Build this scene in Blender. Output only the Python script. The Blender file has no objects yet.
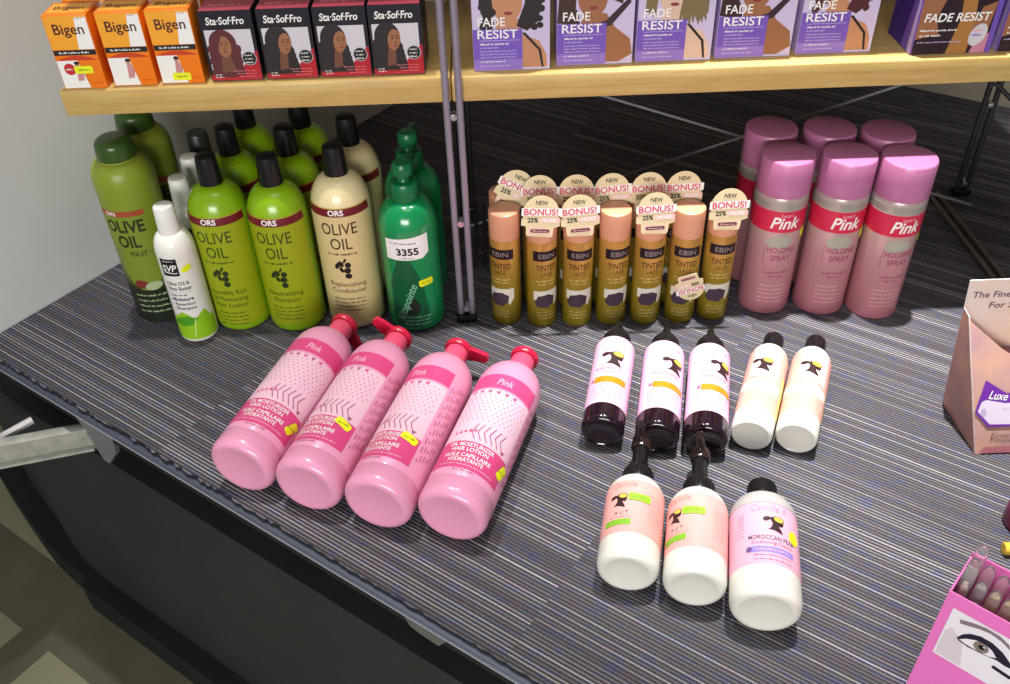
import bpy, bmesh, math, random
from math import pi, sin, cos, radians
from mathutils import Vector, Matrix
from mathutils.geometry import tessellate_polygon
random.seed(7)
SC = bpy.context.scene
COL = SC.collection

# ------------------------------------------------------------------ materials
MATS = {}
def lin(h):
    h = h.lstrip('#')
    c = [int(h[i:i+2], 16)/255 for i in (0, 2, 4)]
    return tuple((x/12.92 if x <= .04045 else ((x+.055)/1.055)**2.4) for x in c) + (1,)
def M(name, hexc=None, rough=.5, metal=0., spec=.5, coat=0., trans=0., ior=1.45):
    if name in MATS: return MATS[name]
    m = bpy.data.materials.new(name); m.use_nodes = True
    b = m.node_tree.nodes['Principled BSDF']
    b.inputs['Base Color'].default_value = lin(hexc)
    b.inputs['Roughness'].default_value = rough
    b.inputs['Metallic'].default_value = metal
    b.inputs['Specular IOR Level'].default_value = spec
    b.inputs['Coat Weight'].default_value = coat
    b.inputs['Coat Roughness'].default_value = .12
    b.inputs['Transmission Weight'].default_value = trans
    b.inputs['IOR'].default_value = ior
    # faint surface mottling so no surface is perfectly even
    nt = m.node_tree
    tc = nt.nodes.new('ShaderNodeTexCoord'); nz = nt.nodes.new('ShaderNodeTexNoise')
    nz.inputs['Scale'].default_value = 60; nz.inputs['Detail'].default_value = 3
    nt.links.new(tc.outputs['Object'], nz.inputs['Vector'])
    mr = nt.nodes.new('ShaderNodeMapRange')
    mr.inputs['To Min'].default_value = max(0, rough-.05); mr.inputs['To Max'].default_value = min(1, rough+.05)
    nt.links.new(nz.outputs['Fac'], mr.inputs['Value']); nt.links.new(mr.outputs['Result'], b.inputs['Roughness'])
    MATS[name] = m
    return m
def ramp_mat(name, stops, z0, z1, rough=.4, metal=0.):
    """printed colour that changes up the height of a can"""
    m = M(name, '#808080', rough, metal)
    nt = m.node_tree; b = nt.nodes['Principled BSDF']
    tc = nt.nodes.new('ShaderNodeTexCoord'); sp = nt.nodes.new('ShaderNodeSeparateXYZ')
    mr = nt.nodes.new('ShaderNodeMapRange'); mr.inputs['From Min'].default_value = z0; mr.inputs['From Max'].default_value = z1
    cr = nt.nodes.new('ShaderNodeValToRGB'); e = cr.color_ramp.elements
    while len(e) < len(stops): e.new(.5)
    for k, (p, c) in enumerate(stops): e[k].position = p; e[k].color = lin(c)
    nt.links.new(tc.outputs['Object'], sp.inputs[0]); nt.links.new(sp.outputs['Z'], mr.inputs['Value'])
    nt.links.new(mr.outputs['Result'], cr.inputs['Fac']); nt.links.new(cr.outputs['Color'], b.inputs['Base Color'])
    return m
def noise_mat(name, c1, c2, scale, rough=.6, stretch=(1, 1, 1), detail=4, bump=0., lo=.35, hi=.65, metal=0.):
    m = M(name, c1, rough, metal); nt = m.node_tree; b = nt.nodes['Principled BSDF']
    tc = nt.nodes.new('ShaderNodeTexCoord'); mp = nt.nodes.new('ShaderNodeMapping'); mp.inputs['Scale'].default_value = stretch
    nz = nt.nodes.new('ShaderNodeTexNoise'); nz.inputs['Scale'].default_value = scale; nz.inputs['Detail'].default_value = detail
    cr = nt.nodes.new('ShaderNodeValToRGB'); cr.color_ramp.elements[0].position = lo; cr.color_ramp.elements[1].position = hi
    cr.color_ramp.elements[0].color = lin(c1); cr.color_ramp.elements[1].color = lin(c2)
    nt.links.new(tc.outputs['Object'], mp.inputs[0]); nt.links.new(mp.outputs[0], nz.inputs['Vector'])
    nt.links.new(nz.outputs['Fac'], cr.inputs['Fac']); nt.links.new(cr.outputs['Color'], b.inputs['Base Color'])
    if bump:
        bp = nt.nodes.new('ShaderNodeBump'); bp.inputs['Strength'].default_value = bump; bp.inputs['Distance'].default_value = .002
        nt.links.new(nz.outputs['Fac'], bp.inputs['Height']); nt.links.new(bp.outputs[0], b.inputs['Normal'])
    return m

def carpet_mat():
    m = M('striped_carpet', '#404048', .95, spec=.1); nt = m.node_tree; N = nt.nodes; L = nt.links; b = N['Principled BSDF']
    def math_(op, a, c=None, d=None):
        n = N.new('ShaderNodeMath'); n.operation = op
        for i, x in enumerate((a, c, d)):
            if x is None: continue
            if isinstance(x, (int, float)): n.inputs[i].default_value = x
            else: L.new(x, n.inputs[i])
        return n.outputs[0]
    def comb(x, y, z):
        n = N.new('ShaderNodeCombineXYZ')
        for i, q in enumerate((x, y, z)):
            if isinstance(q, (int, float)): n.inputs[i].default_value = q
            else: L.new(q, n.inputs[i])
        return n.outputs[0]
    def noise(vec, sc, det=2):
        n = N.new('ShaderNodeTexNoise'); n.inputs['Scale'].default_value = sc; n.inputs['Detail'].default_value = det
        L.new(vec, n.inputs['Vector']); return n
    def mix(f, a, c):
        n = N.new('ShaderNodeMix'); n.data_type = 'RGBA'
        if isinstance(f, (int, float)): n.inputs[0].default_value = f
        else: L.new(f, n.inputs[0])
        for i, q in ((6, a), (7, c)):
            if isinstance(q, str): n.inputs[i].default_value = lin(q)
            else: L.new(q, n.inputs[i])
        return n.outputs[2]
    tc = N.new('ShaderNodeTexCoord'); sp = N.new('ShaderNodeSeparateXYZ'); L.new(tc.outputs['Object'], sp.inputs[0])
    u, v = sp.outputs['X'], sp.outputs['Y']
    wob = noise(comb(math_('MULTIPLY', u, 9), math_('MULTIPLY', v, 30), 0), 1, 1)
    vv = math_('ADD', math_('MULTIPLY', v, 1/.0043), math_('MULTIPLY', wob.outputs['Fac'], .35))
    tile = math_('FLOOR', math_('MULTIPLY', math_('SUBTRACT', u, .566), 2.0))
    idx = math_('ADD', math_('FLOOR', vv), math_('MULTIPLY', tile, 137.3))
    fr = math_('FRACT', vv)
    wn = N.new('ShaderNodeTexWhiteNoise'); wn.noise_dimensions = '1D'; L.new(idx, wn.inputs['W'])
    rnd = wn.outputs['Value']
    tri = math_('SUBTRACT', 1, math_('MULTIPLY', math_('ABSOLUTE', math_('SUBTRACT', fr, .5)), 2))
    mr = N.new('ShaderNodeMapRange'); mr.interpolation_type = 'SMOOTHSTEP'
    mr.inputs['From Min'].default_value = .30; mr.inputs['From Max'].default_value = .95; L.new(tri, mr.inputs['Value'])
    amp = math_('ADD', .20, math_('MULTIPLY', math_('POWER', rnd, 3.0), .75))
    band = noise(comb(math_('MULTIPLY', u, 2.0), math_('ADD', math_('MULTIPLY', v, 24), math_('MULTIPLY', tile, 5.7)), 3), 1, 2)
    bm_ = N.new('ShaderNodeMapRange'); bm_.inputs['From Min'].default_value = .3; bm_.inputs['From Max'].default_value = .7
    bm_.inputs['To Min'].default_value = .55; bm_.inputs['To Max'].default_value = 1.1; L.new(band.outputs['Fac'], bm_.inputs['Value'])
    fac = math_('MULTIPLY', math_('MULTIPLY', mr.outputs['Result'], amp), bm_.outputs['Result'])
    hue = noise(comb(math_('MULTIPLY', u, 45), math_('MULTIPLY', v, 170), math_('MULTIPLY', tile, 3.1)), 1, 2)
    cr = N.new('ShaderNodeValToRGB'); e = cr.color_ramp.elements
    e.new(.5); e.new(.62)
    for k, (p, c) in enumerate(((.34, '#3d3c54'), (.47, '#413f49'), (.56, '#44403d'), (.68, '#483c4a'))): e[k].position = p; e[k].color = lin(c)
    L.new(hue.outputs['Fac'], cr.inputs['Fac'])
    cl = N.new('ShaderNodeValToRGB'); e = cl.color_ramp.elements; e.new(.5)
    for k, (p, c) in enumerate(((.36, '#b2b4c4'), (.5, '#c0bdb6'), (.66, '#bcaebb'))): e[k].position = p; e[k].color = lin(c)
    L.new(hue.outputs['Fac'], cl.inputs['Fac'])
    tuft = noise(comb(math_('MULTIPLY', u, 900), math_('MULTIPLY', v, 900), 0), 1, 1)
    colr = mix(fac, cr.outputs['Color'], cl.outputs['Color'])
    tf = N.new('ShaderNodeMapRange'); tf.inputs['To Min'].default_value = .35; tf.inputs['To Max'].default_value = 1.65
    L.new(tuft.outputs['Fac'], tf.inputs['Value'])
    hs = N.new('ShaderNodeHueSaturation'); L.new(tf.outputs['Result'], hs.inputs['Value']); L.new(colr, hs.inputs['Color'])
    L.new(hs.outputs['Color'], b.inputs['Base Color'])
    bp = N.new('ShaderNodeBump'); bp.inputs['Strength'].default_value = .5; bp.inputs['Distance'].default_value = .0012
    L.new(math_('ADD', mr.outputs['Result'], tuft.outputs['Fac']), bp.inputs['Height']); L.new(bp.outputs[0], b.inputs['Normal'])
    return m

# ------------------------------------------------------------------ mesh helpers
def mesh_from(bm, name, mats, sharp=38):
    bmesh.ops.recalc_face_normals(bm, faces=bm.faces)
    me = bpy.data.meshes.new(name); bm.to_mesh(me); bm.free()
    for m in (mats if isinstance(mats, (list, tuple)) else [mats]): me.materials.append(m)
    for p in me.polygons: p.use_smooth = True
    me.set_sharp_from_angle(angle=radians(sharp))
    return me
def add_lathe(bm, prof, seg=56, mat=0, mtx=None):
    rings = []
    for r, z in prof:
        if r < 1e-6: rings.append([bm.verts.new((0, 0, z))])
        else: rings.append([bm.verts.new((r*cos(2*pi*i/seg), r*sin(2*pi*i/seg), z)) for i in range(seg)])
    vs = [v for r in rings for v in r]
    for a, b in zip(rings, rings[1:]):
        for i in range(seg):
            j = (i+1) % seg
            if len(a) == 1 and len(b) == 1: continue
            if len(a) == 1: f = bm.faces.new((a[0], b[j], b[i]))
            elif len(b) == 1: f = bm.faces.new((a[i], a[j], b[0]))
            else: f = bm.faces.new((a[i], a[j], b[j], b[i]))
            f.material_index = mat
    if mtx: bmesh.ops.transform(bm, matrix=mtx, verts=vs)
def add_box(bm, x0, y0, z0, x1, y1, z1, bev=0., mat=0, mtx=None):
    r = bmesh.ops.create_cube(bm, size=1.0, matrix=Matrix.Translation(((x0+x1)/2, (y0+y1)/2, (z0+z1)/2)) @ Matrix.Diagonal((x1-x0, y1-y0, z1-z0, 1)))
    vs = r['verts']; fs = {f for v in vs for f in v.link_faces}
    for f in fs: f.material_index = mat
    if bev:
        es = {e for v in vs for e in v.link_edges}
        res = bmesh.ops.bevel(bm, geom=list(es), offset=bev, segments=2, profile=.5, affect='EDGES')
        vs = list({v for f in res['faces'] for v in f.verts} | {v for v in vs if v.is_valid})
        for f in res['faces']: f.material_index = mat
    if mtx: bmesh.ops.transform(bm, matrix=mtx, verts=vs)
def add_tube(bm, pts, r, seg=12, mat=0, caps=True):
    pts = [Vector(p) for p in pts]; rings = []; n = len(pts)
    rr = r if isinstance(r, (list, tuple)) else [r]*n
    ref = None
    for i, p in enumerate(pts):
        t = (pts[min(i+1, n-1)]-pts[max(i-1, 0)]).normalized()
        if ref is None:
            ref = t.orthogonal().normalized()
        ref = (ref - t*ref.dot(t)).normalized(); s = t.cross(ref)
        rings.append([bm.verts.new(p + ref*rr[i]*cos(2*pi*k/seg) + s*rr[i]*sin(2*pi*k/seg)) for k in range(seg)])
    for a, b in zip(rings, rings[1:]):
        for k in range(seg):
            bm.faces.new((a[k], a[(k+1) % seg], b[(k+1) % seg], b[k])).material_index = mat
    if caps:
        bm.faces.new(rings[0][::-1]).material_index = mat; bm.faces.new(rings[-1]).material_index = mat
def add_prism(bm, pts, z0, z1, mat=0, mtx=None):
    lo = [bm.verts.new((x, y, z0)) for x, y in pts]; hi = [bm.verts.new((x, y, z1)) for x, y in pts]
    n = len(pts)
    fs = [bm.faces.new(lo[::-1]), bm.faces.new(hi)] + [bm.faces.new((lo[i], lo[(i+1) % n], hi[(i+1) % n], hi[i])) for i in range(n)]
    for f in fs: f.material_index = mat
    if mtx: bmesh.ops.transform(bm, matrix=mtx, verts=lo+hi)
def corner(r0, z0, r1, z1, n=6):      # from a flat base round to the wall
    return [(r0+(r1-r0)*sin(t), z0+(z1-z0)*(1-cos(t))) for t in [pi/2*i/n for i in range(n+1)]]
def shoulder(r0, z0, r1, z1, n=9):    # from the wall over to the neck
    return [(r1+(r0-r1)*cos(t), z0+(z1-z0)*sin(t)) for t in [pi/2*i/n for i in range(n+1)]]
def lathe(name, prof, mats, seg=56, sharp=38):
    bm = bmesh.new(); add_lathe(bm, prof, seg); return mesh_from(bm, name, mats, sharp)
def boxm(name, dims, mats, bev=0.):
    bm = bmesh.new(); add_box(bm, *dims, bev=bev); return mesh_from(bm, name, mats)
def rfun(prof):
    def f(z):
        best = None
        for (r0, z0), (r1, z1) in zip(prof, prof[1:]):
            if z0 != z1 and min(z0, z1)-1e-9 <= z <= max(z0, z1)+1e-9:
                r = r0+(r1-r0)*(z-z0)/(z1-z0)
                best = r if best is None else max(best, r)
        return best if best is not None else max(r for r, _ in prof)
    return f

# ------------------------------------------------------------------ printing
_txt = {}
def text_geo(s, bold=0., shear=0.):
    k = (s, bold, shear)
    if k in _txt: return _txt[k]
    cu = bpy.data.curves.new('t', 'FONT'); cu.body = s; cu.size = 1; cu.offset = bold; cu.shear = shear; cu.resolution_u = 3
    ob = bpy.data.objects.new('t', cu); COL.objects.link(ob); bpy.context.view_layer.update()
    me = ob.evaluated_get(bpy.context.evaluated_depsgraph_get()).to_mesh()
    vs = [(v.co.x, v.co.y) for v in me.vertices]; fs = [tuple(p.vertices) for p in me.polygons]
    bpy.data.objects.remove(ob); bpy.data.curves.remove(cu)
    x0 = min(v[0] for v in vs); x1 = max(v[0] for v in vs)
    _txt[k] = ([(x-(x0+x1)/2, y) for x, y in vs], fs, x1-x0)
    return _txt[k]
class Print:
    def __init__(s): s.items = []; s.mats = []
    def mi(s, m):
        if m not in s.mats: s.mats.append(m)
        return s.mats.index(m)
    def poly(s, pts, m, layer=0):
        tris = tessellate_polygon([[Vector((x, y, 0)) for x, y in pts]])
        s.items.append((list(pts), [tuple(t) for t in tris], s.mi(m), layer)); return s
    def rect(s, u0, v0, u1, v1, m, layer=0):
        s.items.append(([(u0, v0), (u1, v0), (u1, v1), (u0, v1)], [(0, 1, 2, 3)], s.mi(m), layer)); return s
    def rrect(s, u0, v0, u1, v1, rad, m, layer=0, rot=0.):
        p = []
        for cx, cy, a0 in ((u1-rad, v1-rad, 0), (u0+rad, v1-rad, pi/2), (u0+rad, v0+rad, pi), (u1-rad, v0+rad, 1.5*pi)):
            p += [(cx+rad*cos(a0+pi/8*k), cy+rad*sin(a0+pi/8*k)) for k in range(5)]
        cx, cy = (u0+u1)/2, (v0+v1)/2
        p = [(cx+(x-cx)*cos(rot)-(y-cy)*sin(rot), cy+(x-cx)*sin(rot)+(y-cy)*cos(rot)) for x, y in p]
        return s.poly(p, m, layer)
    def ell(s, cx, cy, rx, ry, m, layer=0, rot=0., n=24):
        return s.poly([(cx+rx*cos(2*pi*k/n)*cos(rot)-ry*sin(2*pi*k/n)*sin(rot), cy+rx*cos(2*pi*k/n)*sin(rot)+ry*sin(2*pi*k/n)*cos(rot)) for k in range(n)], m, layer)
    def text(s, t, u, v, h, m, layer=2, w=None, bold=0., shear=0., rot=0., maxw=None):
        vs, fs, wd = text_geo(t, bold, shear)
        k = h/.69; kx = k if w is None else w/wd
        if maxw and wd*kx > maxw: kx = maxw/wd
        s.items.append(([(u+x*kx*cos(rot)-y*k*sin(rot), v+x*kx*sin(rot)+y*k*cos(rot)) for x, y in vs], fs, s.mi(m), layer)); return s
    def words(s, u0, u1, v, h, m, layer=2, seed=0, fill=.8):
        """a line of print too small to read: word-shaped marks"""
        r = random.Random(seed); u = u0; lw = max(h*.62, .0006)
        while u < u1-lw:
            for _ in range(r.randint(2, 8)):
                if u > u1-lw: break
                w = lw*r.choice((.55, .9, 1., 1.1)); k = r.random()
                if k < .35: s.rect(u, v, u+w*.35, v+h, m, layer); s.rect(u+w*.35, v+h*r.choice((0, .4, .75)), u+w*.85, v+h*r.choice((.8, 1.)), m, layer)
                else: s.rect(u, v, u+w*.8, v+h*r.choice((.55, .75, 1.)), m, layer)
                u += w*1.12
            u += lw*.9
        return s
    def build(s, name, mapper, cut=.004, off=.00022, step=.0001, vcut=None, sharp=60):
        bm = bmesh.new()
        for n_, (pts, fs, mi, layer) in enumerate(s.items):       # a hair's breadth between neighbours of one layer
            vv = [bm.verts.new((x, y, layer+.012*(n_ % 80))) for x, y in pts]
            for f in fs:
                try: bm.faces.new([vv[i] for i in f]).material_index = mi
                except ValueError: pass
        us = [p[0] for it in s.items for p in it[0]]; vs_ = [p[1] for it in s.items for p in it[0]]
        if cut:
            k = math.floor(min(us)/cut)
            while k*cut < max(us):
                bmesh.ops.bisect_plane(bm, geom=bm.verts[:]+bm.edges[:]+bm.faces[:], plane_co=(k*cut, 0, 0), plane_no=(1, 0, 0), dist=1e-7); k += 1
        for v in (vcut or []):
            bmesh.ops.bisect_plane(bm, geom=bm.verts[:]+bm.edges[:]+bm.faces[:], plane_co=(0, v, 0), plane_no=(0, 1, 0), dist=1e-7)
        for v in bm.verts: v.co = mapper(v.co.x, v.co.y, off+v.co.z*step)
        me = bpy.data.meshes.new(name); bm.to_mesh(me); bm.free()
        for m in s.mats: me.materials.append(m)
        return me
def cyl(prof, rref, ang0=0.):
    f = rfun(prof)
    def g(u, v, off):
        a = ang0+u/rref; R = f(v)+off
        return Vector((R*sin(a), -R*cos(a), v))
    return g
def flat(o, ud, vd, nd):
    o, ud, vd, nd = map(Vector, (o, ud, vd, nd))
    return lambda u, v, off: o+ud*u+vd*v+nd*off
def front(y): return flat((0, y, 0), (1, 0, 0), (0, 0, 1), (0, -1, 0))

# ------------------------------------------------------------------ scene objects
def tag(o, label=None, cat=None, group=None, kind=None):
    if label: o['label'] = label
    if cat: o['category'] = cat
    if group: o['group'] = group
    if kind: o['kind'] = kind
    return o
def obj(name, me, parent=None, label=None):
    o = bpy.data.objects.new(name, me); COL.objects.link(o)
    if parent: o.parent = parent
    if label: o['label'] = label
    return o
def place(kit, name, label, cat, loc, rotz=0., group=None, rot=None, extra=()):
    """an empty at the thing's base that carries its parts; parts share their meshes"""
    e = bpy.data.objects.new(name, None); COL.objects.link(e)
    e.empty_display_size = .02
    e.location = loc; e.rotation_euler = rot if rot is not None else (0, 0, rotz)
    tag(e, label, cat, group)
    for part in list(kit)+list(extra):
        p = obj(part[0], part[1], e)
        for sub in (part[2] if len(part) > 2 else ()): obj(sub[0], sub[1], p)
    return e
def lying(bx, by, r, ang, roll=0.):
    """rotation for a bottle lying on its side: axis along ang, printed front up (turned by roll)"""
    d = Vector((cos(radians(ang)), sin(radians(ang)), 0)); up = Vector((0, 0, 1)); side = d.cross(up)
    f = up*cos(radians(roll))+side*sin(radians(roll))
    y = -f; x = y.cross(d)
    return (bx, by, r), Matrix((x, y, d)).transposed().to_euler()

WHITE = M('white_plastic', '#ecebe6', .35)
PAPER = M('white_paper', '#efeeea', .6)
BLACK = M('black_plastic', '#131316', .32)
INK = M('black_ink', '#171513', .5)
YEL = M('yellow_sticker', '#e9ee1c', .5)
YELINK = M('sticker_ink', '#7d8a10', .6)
DARKGREEN = M('dark_olive_ink', '#26330c', .5)

def sticker(prof, rref, u, v, w, h, rot=0., m=None, ink='2.99', vcut=None):
    p = Print().rrect(u-w/2, v-h/2, u+w/2, v+h/2, min(w, h)*.3, m or YEL, 6, rot)
    p.words(u-w*.3, u+w*.3, v-h*.12, h*.24, YELINK, 7, 3)
    return p.build('price_sticker', cyl(prof, rref), vcut=vcut)

# ================================================================== SETTING
A = radians(-35.7)
P0 = Vector((-.47, .808, 0)); U = Vector((cos(A), sin(A), 0)); V = Vector((-sin(A), cos(A), 0))
def uv(u, v, z=0): return P0+U*u+V*v+Vector((0, 0, z))
FLOOR = -.60
def floor_mat():
    m = noise_mat('olive_floor_tile', '#55513f', '#666050', 7, .5, lo=.3, hi=.7)
    nt = m.node_tree; N = nt.nodes; L = nt.links; b = N['Principled BSDF']
    src = b.inputs['Base Color'].links[0].from_socket
    tc = N.new('ShaderNodeTexCoord'); sp = N.new('ShaderNodeSeparateXYZ'); L.new(tc.outputs['Object'], sp.inputs[0])
    def mt(op, a, c):
        n = N.new('ShaderNodeMath'); n.operation = op
        for i, x in enumerate((a, c)):
            if isinstance(x, (int, float)): n.inputs[i].default_value = x
            else: L.new(x, n.inputs[i])
        return n.outputs[0]
    fu = mt('FRACT', mt('MULTIPLY', mt('ADD', sp.outputs['X'], .318), 1/.476), 0)
    fv = mt('FRACT', mt('MULTIPLY', mt('SUBTRACT', -.115, sp.outputs['Y']), 1/.476), 0)
    mask = mt('MULTIPLY', mt('LESS_THAN', fu, .84), mt('LESS_THAN', fv, .75))
    mx = N.new('ShaderNodeMix'); mx.data_type = 'RGBA'; L.new(mt('MULTIPLY', mask, .9), mx.inputs[0])
    L.new(src, mx.inputs[6]); mx.inputs[7].default_value = lin('#8f8c6c'); L.new(mx.outputs[2], b.inputs['Base Color'])
    return m
def struct(name, me, loc=(0, 0, 0), rotz=0.):
    o = obj(name, me); o.location = loc; o.rotation_euler = (0, 0, rotz); o['kind'] = 'structure'; return o
struct('floor', boxm('floor', (-2.2, -2.0, -.05, 2.6, 2.4, 0), floor_mat()), uv(0, 0, FLOOR), A)
wallm = noise_mat('painted_wall', '#d6d6d3', '#cccdca', 4, .7, detail=5, lo=.3, hi=.7)
struct('wall_left', boxm('wall_left', (-.03, -.06, 0, 0, 1.55, 2.4), wallm), uv(-.31, 0, -.02), A)
backm = noise_mat('beige_wall', '#9b9080', '#8f8474', 5, .75, lo=.3, hi=.7)
struct('wall_back', boxm('wall_back', (-.32, 0, 0, 2.1, .03, 2.4), backm), uv(0, 1.49, -.02), A)

# display platform -------------------------------------------------
plat = bpy.data.objects.new('display_platform', None); COL.objects.link(plat); plat.location = uv(0, 0, 0); plat.rotation_euler = (0, 0, A)
tag(plat, 'low shop display platform topped with dark striped carpet tiles and edged with grey metal', 'display platform')
bm = bmesh.new()
edge = []
rr = random.Random(3); u_ = -.308
while u_ < 1.9:
    wob = .0035*max(0., 1-abs(u_-.02)/.35)
    edge.append((u_, rr.uniform(-1, 1)*(.0009+wob*.5)+.002)); u_ += .006
add_prism(bm, edge+[(1.9, 1.488), (-.308, 1.488)], -.0030, 0)
obj('carpet_top', mesh_from(bm, 'carpet_top', carpet_mat()), plat)
steel = M('grey_metal_trim', '#555a68', .45, .3)
bk_ = obj('carpet_backing', boxm('carpet_backing', (-.308, .0045, -.0080, 1.9, 1.486, -.0032), M('carpet_backing_black', '#17171a', .9)), plat)
bm = bmesh.new()
add_box(bm, -.308, -.0035, -.0125, 1.9, 1.486, -.0085, 0)
add_box(bm, -.308, -.0060, -.0130, 1.9, -.0035, -.0084, .0006)
obj('metal_trim', mesh_from(bm, 'metal_trim', steel), plat)
bm = bmesh.new(); add_tube(bm, [(-.308, -.0068, -.0092), (1.9, -.0066, -.0092)], .0008, 8)
obj('edge_bead', mesh_from(bm, 'edge_bead', M('bright_edge_metal', '#9a9ea8', .35, .3)), plat)
blk = noise_mat('black_board', '#141416', '#1b1b1d', 14, .55, lo=.3, hi=.7)
blk2 = noise_mat('dull_black_board', '#2a2b2d', '#242527', 7, .6, lo=.3, hi=.7)
obj('top_board', boxm('top_board', (-.308, .003, -.04, 1.9, 1.48, -.013), blk), plat)
obj('recessed_panel', boxm('recessed_panel', (-.30, .055, -.115, 1.9, .070, -.04), blk), plat)  # black colour adds to the shade in the open gap under the trim
out_ = [(-.74, .115), (-.60, .073), (-.48, .047), (-.41, .026), (-.346, .015), (-.28, .012), (1.9, .012), (1.9, 1.4), (-.74, 1.4)]
bm = bmesh.new(); add_prism(bm, out_, -.53, -.115)
obj('front_panel', mesh_from(bm, 'front_panel', blk2), plat)
kick = [(-.75, .075), (-.687, .054), (-.56, .024), (-.468, .005), (-.39, -.002), (-.325, -.004), (-.325, -.019), (1.9, -.019), (1.9, 1.4), (-.75, 1.4)]
bm = bmesh.new(); add_prism(bm, kick, FLOOR+.001, -.53)
obj('kick_plate', mesh_from(bm, 'kick_plate', blk), plat)

# metal bracket hanging at the platform's left front
br = bpy.data.objects.new('metal_bracket', None); COL.objects.link(br); br.location = (-.553, .874, -.066)
tag(br, 'dull pale metal bracket arm hooked under the left end of the platform edge', 'bracket')
pale = noise_mat('scuffed_pale_metal', '#b4b3a9', '#94938b', 60, .5, lo=.3, hi=.7, metal=.1)
aw = math.atan2(.838-.878, -.662+.545); RM = Matrix.Rotation(aw, 4, 'Z') @ Matrix.Rotation(radians(-5), 4, 'Y')
bm = bmesh.new()
add_box(bm, -.006, -.005, -.019, .20, .003, .019, .002, mtx=RM)
add_box(bm, -.006, -.003, .016, .20, .012, .020, .001, mtx=RM)
add_box(bm, -.006, -.003, -.020, .20, .012, -.016, .001, mtx=RM)
obj('arm', mesh_from(bm, 'arm', pale), br)
bm = bmesh.new(); add_box(bm, -.018, -.006, -.020, -.006, .010, .021, .003, mtx=RM)
obj('end_cap', mesh_from(bm, 'end_cap', M('greenish_cap', '#7d8c7c', .5)), br)
bm = bmesh.new(); add_prism(bm, [(-.004, .045), (.075, .045), (.068, .006), (.050, -.014), (.038, -.030), (.026, -.030), (.020, -.012)], -.003, .003, mtx=Matrix.Rotation(A, 4, 'Z') @ Matrix.Rotation(pi/2, 4, 'X'))
obj('hanger_plate', mesh_from(bm, 'hanger_plate', M('grey_plate', '#77787b', .45, .2)), br)
bm = bmesh.new(); add_tube(bm, [(-.115, -.032, .018), (-.068, .010, .022)], .0055, 6)
obj('rail', mesh_from(bm, 'rail', M('pale_rail', '#c5c2c0', .45, .1)), br)

# torn paper scrap under the trim
bm = bmesh.new(); add_prism(bm, [(0, 0), (.008, -.017), (.02, -.020), (.044, -.022), (.056, -.004), (.05, 0)], -.0003, .0003, mtx=Matrix.Rotation(pi/2, 4, 'X'))
sp_ = obj('paper_scrap', mesh_from(bm, 'paper_scrap', M('grey_paper', '#5d6058', .7)))
sp_.location = uv(.445, -.0030, -.0138); sp_.rotation_euler = (0, 0, A)
tag(sp_, 'small torn grey paper scrap hanging below the metal platform edge', 'paper scrap')

# ================================================================== RACK AND SHELVES
rack = bpy.data.objects.new('shelf_rack', None); COL.objects.link(rack); rack.location = (-.046, 1.008, 0)
tag(rack, 'grey metal shelf rack of paired round posts with crossed wire braces', 'shelf rack')
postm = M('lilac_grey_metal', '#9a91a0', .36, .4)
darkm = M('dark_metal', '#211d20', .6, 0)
bolt = M('chrome_bolt', '#c9c9cc', .2, .9)
RX = .806; RY = .285
def tube_part(name, pts, r, m, seg=14):
    bm = bmesh.new(); add_tube(bm, pts, r, seg); return obj(name, mesh_from(bm, name, m), rack)
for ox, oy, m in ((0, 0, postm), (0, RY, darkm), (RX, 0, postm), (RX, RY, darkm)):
    for s in (-1, 1):
        tube_part('post', [(ox+s*.0077, oy, .006), (ox+s*.0077, oy, .95)], .0043, m)
    bm = bmesh.new(); add_box(bm, ox-.014, oy-.009, 0, ox+.014, oy+.009, .012, .003)
    obj('foot', mesh_from(bm, 'foot', BLACK), rack)
    for z in (.022, .158, .305):
        bm = bmesh.new(); add_tube(bm, [(ox, oy-.006, z), (ox, oy+.006, z)], .0042, 14); add_tube(bm, [(ox, oy-.0075, z), (ox, oy-.006, z)], .0025, 10)
        obj('bolt', mesh_from(bm, 'bolt', bolt), rack)
for s in (-1, 1):
    tube_part('foot_rail', [(RX-.047+s*.0075, RY-.003, .006), (RX-.047+s*.0075, .04, .006)], .0034, M('dull_brown_metal', '#6e635a', .5, .2))
    tube_part('foot_rail', [(.020+s*.0065, RY, .014), (.020+s*.0065, .10, .014)], .003, darkm)
    tube_part('shelf_rail', [(s*.0077, .0, .3135), (s*.0077, RY, .3135)], .003, darkm)
    tube_part('shelf_rail', [(RX+s*.0077, .0, .3135), (RX+s*.0077, RY, .3135)], .003, darkm)
wire = M('brace_wire', '#8d8d8d', .4, .2)
tube_part('brace_rod', [(0, RY-.042, .285), (RX, RY-.042, .004)], .0021, wire, 10)
tube_part('brace_rod', [(0, RY-.050, .004), (RX, RY-.050, .272)], .0021, wire, 10)
tube_part('side_brace', [(RX, RY+.002, .19), (RX+.07, RY-.05, .13), (RX+.16, RY-.12, .05)], .0035, darkm, 10)
woodm = noise_mat('pale_wood', '#cdae6c', '#bb9858', 12, .42, (1, 9, 16), 6, .08, .3, .72)
obj('upper_shade_board', boxm('upper_shade_board', (-.42, .045, .66, RX+.02, .70, .69), woodm, .002), rack)  # unseen board, added and run extra deep to shade the carpet behind

def board(x0, x1, label):
    o = obj('wooden_shelf', boxm('wooden_shelf', (0, 0, 0, x1-x0, .262, .031), woodm, .0025)); o.location = (x0, 1.0135, .319)
    tag(o, label, 'shelf')
board(-.500, -.0475, 'pale wooden shelf board left of the metal posts, carrying orange and black boxes')
board(-.0465, .765, 'pale wooden shelf board right of the metal posts, carrying lilac and purple boxes')
SZ = .3502

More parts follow.
